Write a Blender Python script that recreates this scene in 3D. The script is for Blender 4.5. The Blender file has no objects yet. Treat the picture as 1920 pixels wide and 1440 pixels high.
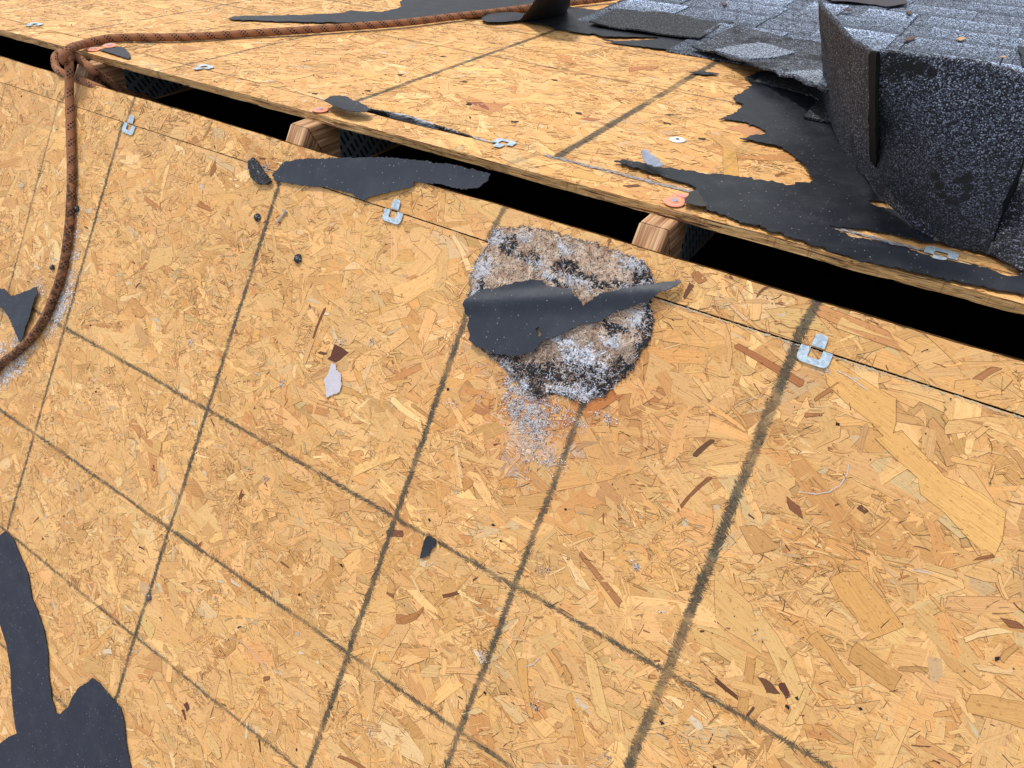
import bpy, math, random
import numpy as np
from mathutils import Matrix, Vector, noise
from mathutils.geometry import delaunay_2d_cdt

# ------------------------------------------------------------------ camera, sky, sun
sc = bpy.context.scene
COL = sc.collection
cam = bpy.data.cameras.new("camera")
cam.sensor_width = 36
cam.lens = 24.766
cam.clip_start = 0.02
cam.clip_end = 500
camo = bpy.data.objects.new("camera", cam)
COL.objects.link(camo)
camo.matrix_world = Matrix.Translation([1.29771, -0.47348, 0.68467]) @ Matrix([[0.835163, -0.353756, 0.42114], [0.498685, 0.810012, -0.308534], [-0.231982, 0.467692, 0.852906]]).to_4x4()
sc.camera = camo

SUN_EL, SUN_AZ = math.radians(57), math.radians(-38)     # azimuth measured from +Y towards +X
w = bpy.data.worlds.new("World")
sc.world = w
w.use_nodes = True
wn = w.node_tree
bg = wn.nodes['Background']
sky = wn.nodes.new('ShaderNodeTexSky')
sky.sky_type = 'NISHITA'
sky.sun_disc = False
sky.sun_elevation = SUN_EL
sky.sun_rotation = SUN_AZ
sky.air_density = 1.0
sky.dust_density = 3.0
mixw = wn.nodes.new('ShaderNodeMix')
mixw.data_type = 'RGBA'
mixw.inputs[0].default_value = 0.65
wn.links.new(sky.outputs[0], mixw.inputs[6])
mixw.inputs[7].default_value = (7.2, 7.6, 8.4, 1)         # even cloud cover
wn.links.new(mixw.outputs[2], bg.inputs[0])
bg.inputs[1].default_value = 0.10
sl = bpy.data.lights.new("sun", 'SUN')
sl.energy = 1.9
sl.angle = math.radians(8)
sl.color = (1, 0.95, 0.88)
so = bpy.data.objects.new("sun", sl)
COL.objects.link(so)
d = Vector((math.sin(SUN_AZ)*math.cos(SUN_EL), math.cos(SUN_AZ)*math.cos(SUN_EL), math.sin(SUN_EL)))
so.rotation_euler = d.to_track_quat('Z', 'Y').to_euler()
so.location = d*20
vs = sc.view_settings
vs.view_transform = 'Standard'
vs.look = 'None'
vs.exposure = 0.62
vs.gamma = 1
vs.use_curve_mapping = False

# ------------------------------------------------------------------ helpers
TH, GAP = 0.46860, 0.06712
CT, ST = math.cos(TH), math.sin(TH)
PN = Matrix.Rotation(TH, 4, 'X')                                   # near slope: x along ridge, y up-slope (edge at y = 0)
PF = Matrix.Translation((0, GAP, 0)) @ Matrix.Rotation(-TH, 4, 'X')  # far slope: y down-slope
rng = np.random.default_rng(7)
random.seed(7)

def tag(o, label=None, cat=None, group=None, kind=None):
    if label: o['label'] = label
    if cat: o['category'] = cat
    if group: o['group'] = group
    if kind: o['kind'] = kind
    return o

def link(name, me, mats, parent=None, mw=None):
    o = bpy.data.objects.new(name, me)
    COL.objects.link(o)
    for m in (mats if isinstance(mats, (list, tuple)) else [mats]):
        me.materials.append(m)
    if parent: o.parent = parent
    if mw is not None: o.matrix_world = mw
    return o

def empty(name, mw):
    o = bpy.data.objects.new(name, None)
    o.empty_display_size = 0.02
    COL.objects.link(o)
    o.matrix_world = mw
    return o

def pydata(name, V, F, smooth=False):
    me = bpy.data.meshes.new(name)
    me.from_pydata([tuple(v) for v in V], [], [tuple(f) for f in F])
    if smooth:
        me.polygons.foreach_set('use_smooth', [True]*len(me.polygons))
    me.update()
    return me

def rawmesh(name, V, loops, starts, totals, tint=None, uv=None, smooth=False, matidx=None):
    me = bpy.data.meshes.new(name)
    me.vertices.add(len(V)); me.vertices.foreach_set('co', np.asarray(V, np.float32).ravel())
    me.loops.add(len(loops)); me.loops.foreach_set('vertex_index', np.asarray(loops, np.int32))
    me.polygons.add(len(starts))
    me.polygons.foreach_set('loop_start', np.asarray(starts, np.int32))
    me.polygons.foreach_set('loop_total', np.asarray(totals, np.int32))
    if matidx is not None: me.polygons.foreach_set('material_index', np.asarray(matidx, np.int32))
    me.polygons.foreach_set('use_smooth', [smooth]*len(starts))
    me.update(calc_edges=True)
    if tint is not None:
        a = me.attributes.new('tint', 'FLOAT_COLOR', 'CORNER')
        a.data.foreach_set('color', np.asarray(tint, np.float32).ravel())
    if uv is not None:
        u = me.uv_layers.new(name='UVMap')
        u.uv.foreach_set('vector', np.asarray(uv, np.float32).ravel())
    me.validate()
    return me

class NT:
    """small node-tree writer"""
    def __init__(s, name):
        s.m = bpy.data.materials.new(name); s.m.use_nodes = True
        s.t = s.m.node_tree; s.b = s.t.nodes['Principled BSDF']
    def n(s, typ, **kw):
        x = s.t.nodes.new(typ)
        for k, v in kw.items(): setattr(x, k, v)
        return x
    def set(s, sock, v):
        if hasattr(v, 'is_output'): s.t.links.new(v, sock)
        else: sock.default_value = v
    def math(s, op, a, b=0.0, c=None, clamp=False):
        x = s.n('ShaderNodeMath', operation=op, use_clamp=clamp)
        s.set(x.inputs[0], a); s.set(x.inputs[1], b)
        if c is not None: s.set(x.inputs[2], c)
        return x.outputs[0]
    def vmul(s, v, k):
        x = s.n('ShaderNodeVectorMath', operation='MULTIPLY'); s.set(x.inputs[0], v); s.set(x.inputs[1], k); return x.outputs[0]
    def noise(s, vec, scale, detail=3, rough=.55, out=0):
        x = s.n('ShaderNodeTexNoise'); s.set(x.inputs['Vector'], vec)
        x.inputs['Scale'].default_value = scale; x.inputs['Detail'].default_value = detail; x.inputs['Roughness'].default_value = rough
        return x.outputs[out]
    def voro(s, vec, scale, feature='F1', out='Distance'):
        x = s.n('ShaderNodeTexVoronoi', feature=feature); s.set(x.inputs['Vector'], vec); x.inputs['Scale'].default_value = scale
        return x.outputs[out]
    def ramp(s, f, stops, interp='LINEAR'):
        x = s.n('ShaderNodeValToRGB'); s.set(x.inputs[0], f); r = x.color_ramp; r.interpolation = interp
        while len(r.elements) < len(stops): r.elements.new(.5)
        for e, (p, c) in zip(r.elements, stops):
            e.position = p; e.color = (c, c, c, 1) if not isinstance(c, tuple) else (*c, 1)
        return x.outputs[0]
    def mix(s, f, a, b, mode='MIX'):
        x = s.n('ShaderNodeMix', data_type='RGBA', blend_type=mode)
        s.set(x.inputs[0], f)
        for sock, v in ((x.inputs[6], a), (x.inputs[7], b)):
            if isinstance(v, tuple): v = (*v, 1) if len(v) == 3 else v
            s.set(sock, v)
        return x.outputs[2]
    def obj(s):
        return s.n('ShaderNodeTexCoord').outputs['Object']
    def uv(s):
        return s.n('ShaderNodeUVMap', uv_map='UVMap').outputs[0]
    def attr(s, name='tint'):
        return s.n('ShaderNodeAttribute', attribute_name=name).outputs['Color']
    def bump(s, h, strength, dist):
        x = s.n('ShaderNodeBump'); s.set(x.inputs['Height'], h); x.inputs['Strength'].default_value = strength; x.inputs['Distance'].default_value = dist
        s.t.links.new(x.outputs[0], s.b.inputs['Normal'])
    def done(s, col, rough=.6, spec=.5, metal=0):
        if isinstance(col, tuple): col = (*col, 1)
        s.set(s.b.inputs['Base Color'], col); s.set(s.b.inputs['Roughness'], rough)
        s.b.inputs['Specular IOR Level'].default_value = spec; s.b.inputs['Metallic'].default_value = metal
        return s.m

# ------------------------------------------------------------------ materials
def osb_material(name, lx=(), ly=(), ox=0.0, oy=0.0):
    """strand colour from the mesh + wood grain along each strand + inked nailing lines that bleed along the grain.
    lx: lines square to the ridge (x, slope dx/dy, half width), ly: lines along the ridge"""
    t = NT(name)
    uv = t.uv(); ob = t.obj()
    g1 = t.noise(t.vmul(uv, (18, 620, 1)), 1, 4, .6)
    g2 = t.noise(t.vmul(uv, (70, 1500, 1)), 1, 2, .5)
    pores = t.ramp(g2, [(.60, 1.0), (.70, .62)])
    col = t.mix(1, t.attr(), t.ramp(g1, [(.25, (.68, .60, .50)), (.44, (.95, .93, .90)), (.58, (1.0, 1.0, 1.0)), (.75, (1.10, 1.11, 1.14))]), 'MULTIPLY')
    col = t.mix(.8, col, pores, 'MULTIPLY')
    wisp = t.noise(t.vmul(ob, (150, 230, 1)), 1, 4, .75)
    col = t.mix(.9, col, t.ramp(wisp, [(.34, (.62, .50, .40)), (.43, (1.0, 1.0, 1.0)), (.62, (1.0, 1.0, 1.0)), (.70, (1.13, 1.14, 1.2))]), 'MULTIPLY')
    big = t.noise(ob, 2.2, 3)
    col = t.mix(1, col, t.ramp(big, [(.3, (.93, .90, .87)), (.7, (1.06, 1.06, 1.06))]), 'MULTIPLY')
    specks = t.ramp(t.noise(ob, 430, 1, .4), [(.74, 1.0), (.79, .35)])
    col = t.mix(.8, col, specks, 'MULTIPLY')
    if lx or ly:
        sx = t.n('ShaderNodeSeparateXYZ'); t.set(sx.inputs[0], ob)
        hair = t.noise(t.vmul(uv, (9, 700, 1)), 1, 2, .6)
        hair = t.math('MULTIPLY', t.math('SUBTRACT', hair, .5), .015)
        hair2 = t.math('MULTIPLY', t.math('SUBTRACT', t.noise(ob, 160, 2), .5), .006)
        hair = t.math('ADD', hair, hair2)
        wob = t.math('MULTIPLY', t.math('SUBTRACT', t.noise(ob, 9, 2), .5), .006)
        fade = t.ramp(t.noise(ob, 16, 3, .6), [(.32, .55), (.52, 1.0)])
        tot = None
        for axis, lines in ((0, lx), (1, ly)):
            for (c0, slope, hw, strength) in lines:
                a = t.math('SUBTRACT', sx.outputs[axis], c0 + slope*(oy if axis == 0 else ox) - (ox if axis == 0 else oy))
                if slope: a = t.math('MULTIPLY_ADD', sx.outputs[1-axis], -slope, a)
                a = t.math('ABSOLUTE', t.math('ADD', a, wob))
                a = t.math('ADD', a, hair)
                k = t.n('ShaderNodeMapRange', interpolation_type='SMOOTHSTEP')
                t.set(k.inputs[0], a)
                k.inputs[1].default_value = hw + .0012; k.inputs[2].default_value = hw - .0022
                k.inputs[3].default_value = 0; k.inputs[4].default_value = strength
                tot = k.outputs[0] if tot is None else t.math('MAXIMUM', tot, k.outputs[0])
        tot = t.math('MULTIPLY', tot, t.math('MULTIPLY', fade, t.ramp(t.noise(ob, 620, 3, .7), [(.3, .62), (.5, 1.0)])))
        ink = t.mix(t.noise(ob, 300, 2), (.018, .017, .012), (.085, .074, .048))
        col = t.mix(tot, col, ink)
    h = t.math('ADD', g1, t.math('MULTIPLY', g2, .4))
    t.bump(h, .7, .0008)
    return t.done(col, .62, .32)

def m_felt(name='felt_black', base=(.015, .020, .030), rough=.52, specks=.09, lim=.6):
    t = NT(name); ob = t.obj()
    n = t.noise(ob, 14, 4, .6)
    col = t.mix(n, tuple(c*.75 for c in base), tuple(c*1.35 for c in base))
    vx = t.n('ShaderNodeTexVoronoi', voronoi_dimensions='2D'); t.set(vx.inputs['Vector'], ob); vx.inputs['Scale'].default_value = 120
    v, vc = vx.outputs['Distance'], vx.outputs['Color']
    sel = t.n('ShaderNodeSeparateColor'); t.set(sel.inputs[0], vc)
    rad = t.math('MULTIPLY', t.ramp(sel.outputs[0], [(lim, 0.0), (1, 1.0)]), specks)
    sp = t.math('LESS_THAN', t.math('ADD', v, t.math('MULTIPLY', t.math('SUBTRACT', t.noise(ob, 420, 2), .5), .22)), rad)
    col = t.mix(t.math('MULTIPLY', sp, .45), col, (.42, .43, .47))
    dust = t.noise(ob, 24, 6, .7)
    col = t.mix(t.math('MULTIPLY', t.ramp(dust, [(.48, 0.0), (.66, 1.0)]), .07), col, (.16, .165, .18))
    sc_ = t.noise(t.vmul(ob, (6, 170, 40)), 1, 3, .7)
    col = t.mix(t.math('MULTIPLY', t.ramp(sc_, [(.68, 0.0), (.8, 1.0)]), .25), col, (.2, .2, .22))
    t.bump(t.math('ADD', n, t.math('MULTIPLY', t.noise(ob, 700, 2), .12)), .25, .002)
    return t.done(col, t.math('MULTIPLY_ADD', t.noise(ob, 30, 3), .3, rough-.15), .42)

def m_granule(name, stops, scale=420, bare=(.008, .0085, .01), barelim=.34, use_tint=False, barescale=16, dirty=None, scuff=()):
    t = NT(name); ob = t.obj()
    wv = t.n('ShaderNodeVectorMath', operation='ADD'); t.set(wv.inputs[0], ob)
    t.set(wv.inputs[1], t.vmul(t.noise(ob, 300, 1, out=1), (.002, .002, .002)))
    c = t.voro(wv.outputs[0], scale, out='Color'); dd = t.voro(wv.outputs[0], scale, out='Distance')
    s = t.n('ShaderNodeSeparateColor'); t.set(s.inputs[0], c)
    col = t.ramp(s.outputs[0], stops, 'CONSTANT')
    col = t.mix(t.ramp(dd, [(.42, 0.0), (.7, 1.0)]), col, bare)
    if use_tint: col = t.mix(1, col, t.attr(), 'MULTIPLY')
    wear = t.noise(ob, barescale, 5, .72)
    if dirty:                                   # grime and lost granules towards the folded foot
        sz = t.n('ShaderNodeSeparateXYZ'); t.set(sz.inputs[0], ob)
        zz = t.math('ADD', sz.outputs[2], t.math('MULTIPLY', t.math('SUBTRACT', t.noise(ob, 18, 4, .65), .5), .12))
        mr = t.n('ShaderNodeMapRange'); t.set(mr.inputs[0], zz); mr.inputs[1].default_value = dirty[0]; mr.inputs[2].default_value = dirty[1]; mr.inputs[3].default_value = 1; mr.inputs[4].default_value = 0
        col = t.mix(t.math('MULTIPLY', mr.outputs[0], .95), col, t.mix(.5, bare, t.mix(.35, bare, col)))
    k = t.ramp(wear, [(barelim, 1.0), (barelim+.07, 0.0)])
    col = t.mix(t.math('MULTIPLY', k, t.math('GREATER_THAN', s.outputs[1], .12)), col, bare)
    if scuff:                                   # granules rubbed off in a ring-shaped mark
        sx_ = t.n('ShaderNodeSeparateXYZ'); t.set(sx_.inputs[0], ob); tot = None
        for (px, pz, pr) in scuff:
            q = t.math('SQRT', t.math('ADD', t.math('POWER', t.math('SUBTRACT', sx_.outputs[0], px), 2), t.math('POWER', t.math('SUBTRACT', sx_.outputs[2], pz), 2)))
            q = t.math('DIVIDE', q, pr); tot = q if tot is None else t.math('MINIMUM', tot, q)
        tot = t.math('ADD', tot, t.math('MULTIPLY', t.math('SUBTRACT', t.noise(ob, 160, 3, .7), .5), 1.3))
        col = t.mix(t.ramp(tot, [(.75, .96), (1.0, 0.0)]), col, bare)
    t.bump(t.math('SUBTRACT', t.math('MULTIPLY', s.outputs[1], .6), dd), .9, .0016)
    return t.done(col, .72, .4)

def m_plain(name, col, rough=.5, metal=0, spec=.5, var=.25, scale=60, bump=.0):
    t = NT(name); ob = t.obj()
    n = t.noise(ob, scale, 4, .6)
    c = t.mix(n, tuple(x*(1-var) for x in col), tuple(min(1, x*(1+var)) for x in col))
    if bump: t.bump(t.noise(ob, scale*6, 3), .5, bump)
    return t.done(c, rough, spec, metal)

def m_lumber(name, axis=1):
    t = NT(name); ob = t.obj()
    k = [140, 140, 140]; k[axis] = 5
    n = t.noise(t.vmul(ob, tuple(k)), 1, 3, .6)
    n2 = t.noise(t.vmul(ob, tuple(x*4 for x in k)), 1, 2)
    col = t.ramp(n, [(.33, (.11, .04, .02)), (.45, (.34, .17, .08)), (.56, (.50, .30, .15)), (.68, (.62, .42, .24))])
    col = t.mix(.5, col, t.ramp(n2, [(.3, .6), (.6, 1.1)]), 'MULTIPLY')
    t.bump(n, .4, .001)
    return t.done(col, .65, .3)

def m_rope():
    t = NT('rope_sheath'); s = t.n('ShaderNodeSeparateXYZ'); t.set(s.inputs[0], t.uv())
    u, v = s.outputs[0], s.outputs[1]
    def fr(x): return t.math('FRACT', x)
    a = fr(t.math('MULTIPLY_ADD', u, 125, t.math('MULTIPLY', v, 6)))
    b = fr(t.math('MULTIPLY_ADD', u, 125, t.math('MULTIPLY', v, -6)))
    dia = t.math('MULTIPLY', t.math('GREATER_THAN', a, .36), t.math('GREATER_THAN', b, .36))
    band = t.math('LESS_THAN', fr(t.math('MULTIPLY_ADD', u, 30, t.math('MULTIPLY', v, -1))), .48)
    half = t.math('LESS_THAN', fr(t.math('ADD', v, .12)), .9)
    blk = t.math('MULTIPLY', dia, t.math('MULTIPLY', band, half))
    fine_a = fr(t.math('MULTIPLY_ADD', u, 420, t.math('MULTIPLY', v, 22)))
    fine_b = fr(t.math('MULTIPLY_ADD', u, 420, t.math('MULTIPLY', v, -22)))
    fine = t.math('MULTIPLY', t.math('PINGPONG', fine_a, .5), t.math('PINGPONG', fine_b, .5))
    n = t.noise(t.obj(), 70, 4, .65)
    col = t.mix(n, (.29, .115, .05), (.50, .225, .11))
    col = t.mix(t.math('MULTIPLY', t.ramp(fine, [(.0, 1.0), (.1, 0.0)]), .5), col, (.17, .07, .03))
    col = t.mix(t.math('MULTIPLY', blk, .93), col, (.014, .010, .009))
    at = t.n('ShaderNodeAttribute', attribute_name='dirt').outputs['Fac']
    dm = t.math('MULTIPLY', at, t.ramp(t.noise(t.obj(), 120, 4, .7), [(.40, 0.0), (.58, .85)]))
    col = t.mix(dm, col, (.03, .018, .012))
    t.bump(t.math('ADD', fine, t.math('MULTIPLY', n, .1)), .9, .004)
    return t.done(col, .8, .25)

def m_tint(name, rough=.8, spec=.2):
    t = NT(name)
    n = t.noise(t.obj(), 900, 2)
    return t.done(t.mix(.5, t.attr(), t.ramp(n, [(.3, .6), (.7, 1.25)]), 'MULTIPLY'), rough, spec)

def m_zinc():
    t = NT('galvanised_steel'); ob = t.obj()
    v = t.n('ShaderNodeSeparateColor'); t.set(v.inputs[0], t.voro(ob, 320, out='Color'))
    col = t.mix(v.outputs[0], (.30, .38, .44), (.52, .62, .69))
    col = t.mix(t.ramp(t.noise(ob, 500, 3, .7), [(.62, 0.0), (.72, .8)]), col, (.12, .13, .14))
    t.bump(v.outputs[1], .2, .0005)
    return t.done(col, .5, .5, .35)

def m_plate():
    t = NT('truss_plate_steel'); s = t.n('ShaderNodeSeparateXYZ'); t.set(s.inputs[0], t.obj())
    fy = t.math('FRACT', t.math('MULTIPLY', s.outputs[1], 95)); fz = t.math('FRACT', t.math('MULTIPLY', s.outputs[2], 40))
    slot = t.math('MULTIPLY', t.math('LESS_THAN', fy, .38), t.math('LESS_THAN', fz, .7))
    col = t.mix(slot, (.22, .26, .28), (.015, .015, .015))
    t.bump(slot, -.8, .003)
    return t.done(col, .45, .5, .5)

FELT = m_felt()
FELT_FAR = m_felt('felt_black_weathered', (.007, .009, .014), .48, .10, .7)
FELT_BACK = m_plain('felt_underside', (.014, .012, .011), .55, var=.3)
SH_FIELD = m_granule('shingle_granules_grey', [(0, (.05, .06, .08)), (.22, (.14, .165, .21)), (.45, (.25, .295, .37)), (.7, (.37, .43, .52)), (.9, (.58, .65, .74))], 330, use_tint=True, barelim=.2)
SH_DARK = m_granule('shingle_granules_dark', [(0, (.012, .012, .014)), (.4, (.03, .032, .036)), (.75, (.07, .075, .085)), (.94, (.22, .23, .25))], 420, barelim=.3)
_o = [(1.2157,0.2227,-0.0227)][0]
SCUFF = [(a-_o[0], c-_o[2], r_) for (a, b, c), r_ in zip([(1.2799,0.175,0.0302),(1.2863,0.175,0.0218),(1.2936,0.175,0.0126),(1.3015,0.172,0.0083),(1.3092,0.172,0.0093),(1.315,0.172,0.0164),(1.314,0.174,0.0271),(1.3087,0.175,0.0355),(1.3019,0.176,0.0331),(1.2185,0.2,0.137),(1.2296,0.2,0.1367),(1.2415,0.2,0.134)], (.006, .006, .005, .005, .004, .005, .006, .007, .005, .007, .008, .006))]
SH_FLAP = m_granule('shingle_granules_coarse', [(0, (.012, .013, .019)), (.24, (.05, .058, .08)), (.46, (.12, .138, .19)), (.68, (.23, .26, .345)), (.88, (.43, .475, .58))], 690, barelim=.38, barescale=9, dirty=(.0, .15), scuff=SCUFF)
SH_WING = m_granule('shingle_granules_brownish', [(0, (.010, .010, .012)), (.35, (.032, .035, .046)), (.6, (.085, .092, .122)), (.83, (.16, .172, .22)), (.95, (.30, .31, .36))], 560, barelim=.36, barescale=9, dirty=(-.16, .02))
GAP_SHADE = m_plain('gap_shade_black', (.006, .006, .006), .9, spec=.08, var=.4, scale=40, bump=.001)  # near black, stands for the shade in the gaps beside the main flap
LUMBER_N = m_lumber('truss_lumber', 1)
ZINC = m_zinc()
PLATE = m_plate()
ROPE = m_rope()
ORANGE = m_plain('orange_plastic', (.80, .27, .16), .45, var=.08)
STEEL = m_plain('nail_steel', (.42, .43, .45), .4, .7, var=.3, scale=200)
RUST = m_plain('dark_nail_steel', (.13, .11, .11), .35, .6, var=.3, scale=200)
WHITE_METAL = m_plain('white_metal', (.72, .76, .80), .4, .2, var=.08)
CLUMP = m_tint('loose_fragments')
DARK = m_plain('attic_shade_black', (.018, .015, .013), .9)  # near black: the darkness inside the attic is put into the colour
GROUND = m_plain('grass_ground', (.09, .10, .06), .9, scale=3)
PAPER = m_plain('paper_residue', (.50, .46, .50), .8, var=.15, scale=150, bump=.001)
TAN_CHIP = m_plain('wood_chip', (.42, .26, .13), .7, var=.3, scale=150)
BROWN_CHIP = m_plain('brown_bark', (.09, .045, .03), .7, var=.4, scale=150)

# ------------------------------------------------------------------ setting far below
me = pydata('ground', [(-60, -60, -6), (60, -60, -6), (60, 60, -6), (-60, 60, -6)], [(0, 1, 2, 3)])
tag(link('ground', me, GROUND), kind='structure')  # unseen plane, added far below to bounce light upwards
ax0, ax1, ay, az = -1.80, 2.9, 1.95, -1.5
prof = [(-ay, az), (ay+GAP, az), (ay+GAP, -ay*math.tan(TH)-.04), (GAP/2, -.035), (-ay, -ay*math.tan(TH)-.04)]
V = [(ax0, y, z) for y, z in prof] + [(ax1, y, z) for y, z in prof]
gab = pydata('attic', V, [(0, 5, 6, 1), (1, 6, 7, 2), (0, 4, 9, 5), (0, 1, 2, 3, 4), (5, 9, 8, 7, 6)])
tag(link('attic', gab, DARK), kind='structure')

# ------------------------------------------------------------------ OSB panels made of thousands of pressed strands
PAL = np.array([(.66, .39, .148), (.63, .36, .128), (.68, .42, .168), (.60, .325, .108), (.65, .39, .155),
                (.56, .305, .108), (.50, .245, .082), (.55, .375, .19), (.71, .49, .225)])
PALW = np.array([.26, .17, .21, .10, .13, .055, .02, .02, .035])
def vnoise(x, y, f, seed):
    """value noise on numpy arrays, 0..1"""
    T_ = np.random.default_rng(seed).random((64, 64)); x = x*f+1000; y = y*f+1000
    i, j = np.floor(x).astype(int), np.floor(y).astype(int); u, v = x-i, y-j; u = u*u*(3-2*u); v = v*v*(3-2*v)
    g = lambda a, b: T_[a % 64, b % 64]
    return (g(i, j)*(1-u)+g(i+1, j)*u)*(1-v) + (g(i, j+1)*(1-u)+g(i+1, j+1)*u)*v
def clustered(d, f, seed, lo, hi):
    m = rng.random(len(d['cx'])) < np.clip((.65*vnoise(d['cx'], d['cy'], f, seed)+.35*vnoise(d['cx'], d['cy'], f*2.7, seed+1)-lo)/(hi-lo), .04, 1)
    return {k: (v[m] if isinstance(v, np.ndarray) else v) for k, v in d.items()}
DARKPAL = np.array([(.11, .04, .018), (.17, .07, .03), (.07, .028, .016), (.23, .10, .045), (.30, .14, .05)])

def flakes(n, x0, x1, y0, y1, L, W, zlo, zhi, pal, palw=None, ang=None, pow_=1.3, rim=0.0, tilt=.35e-3):
    cx = rng.uniform(x0, x1, n); cy = rng.uniform(y0, y1, n)
    Ls = L[0] + (L[1]-L[0])*rng.random(n)**pow_; Ws = W[0] + (W[1]-W[0])*rng.random(n)**pow_
    Ws = np.minimum(Ws, Ls*.8)
    th = np.where(rng.random(n) < .72, rng.normal(0, .62, n), rng.uniform(-np.pi/2, np.pi/2, n)) if ang is None else rng.normal(ang[0], ang[1], n)
    zc = rng.uniform(zlo, zhi, n)
    c = pal[rng.choice(len(pal), n, p=palw)] * np.array([1.015, .99, .985]) * rng.normal(1, .085, (n, 1)) * rng.normal(1, .018, (n, 3))
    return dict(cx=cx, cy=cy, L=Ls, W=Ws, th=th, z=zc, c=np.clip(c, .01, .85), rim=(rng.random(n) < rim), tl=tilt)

def flake_geo(d, xl, xh, ylof, yhif, ztop):
    n = len(d['cx'])
    us = np.array([-.5, -.47, -.17, .17, .47, .5, .47, .17, -.17, -.47]); vsn = np.array([0, .5, .5, .5, .5, 0, -.5, -.5, -.5, -.5])
    u = np.tile(us, (n, 1)) + rng.normal(0, .022, (n, 10)); v = np.tile(vsn, (n, 1)) + rng.normal(0, .045, (n, 10))
    skew = rng.normal(0, .35, (n, 1)); taper = rng.uniform(-.5, .5, (n, 1))
    U = u*d['L'][:, None] + skew*v*d['W'][:, None]*1.6
    Vv = v*d['W'][:, None]*(1 + taper*u*2*.8)
    bow = rng.normal(0, .05, (n, 1)); Vv = Vv + bow*(u*u*4-.5)*np.minimum(d['L'], .05)[:, None]
    out = []
    for pas in (0, 1):
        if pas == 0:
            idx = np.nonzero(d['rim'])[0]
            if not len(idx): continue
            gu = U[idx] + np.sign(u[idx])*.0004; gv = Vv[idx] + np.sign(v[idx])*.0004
            dz = -.00004; col = d['c'][idx]*np.array([.40, .29, .22])  # darker copy underneath: edge line and contact shade put into the colour
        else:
            idx = np.arange(n); gu, gv = U, Vv; dz = 0; col = d['c']
        cs, sn = np.cos(d['th'][idx])[:, None], np.sin(d['th'][idx])[:, None]
        X = d['cx'][idx][:, None] + gu*cs - gv*sn; Y = d['cy'][idx][:, None] + gu*sn + gv*cs
        X = np.clip(X, xl, xh); Y = np.clip(Y, ylof(X), yhif(X))
        if pas == 0 or 'ta' not in d:
            d['ta'] = rng.normal(0, d['tl'], n); d['tb'] = rng.normal(0, d['tl']*.5, n); d['r1'] = rng.random(n)*9; d['r2'] = rng.random(n)*9
        Z = d['z'][idx][:, None] + dz + gu/np.maximum(d['L'][idx][:, None], .01)*d['ta'][idx][:, None] + gv/np.maximum(d['W'][idx][:, None], .004)*d['tb'][idx][:, None]
        Z = np.minimum(Z, ztop + .0001*rng.random(Z.shape[0])[:, None])
        uvs = np.stack([gu + d['r1'][idx][:, None], gv + d['r2'][idx][:, None]], -1)
        out.append((np.stack([X, Y, Z], -1).reshape(-1, 3), uvs.reshape(-1, 2), np.repeat(np.c_[col, np.ones(len(idx))], 10, 0)))
    return out

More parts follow.
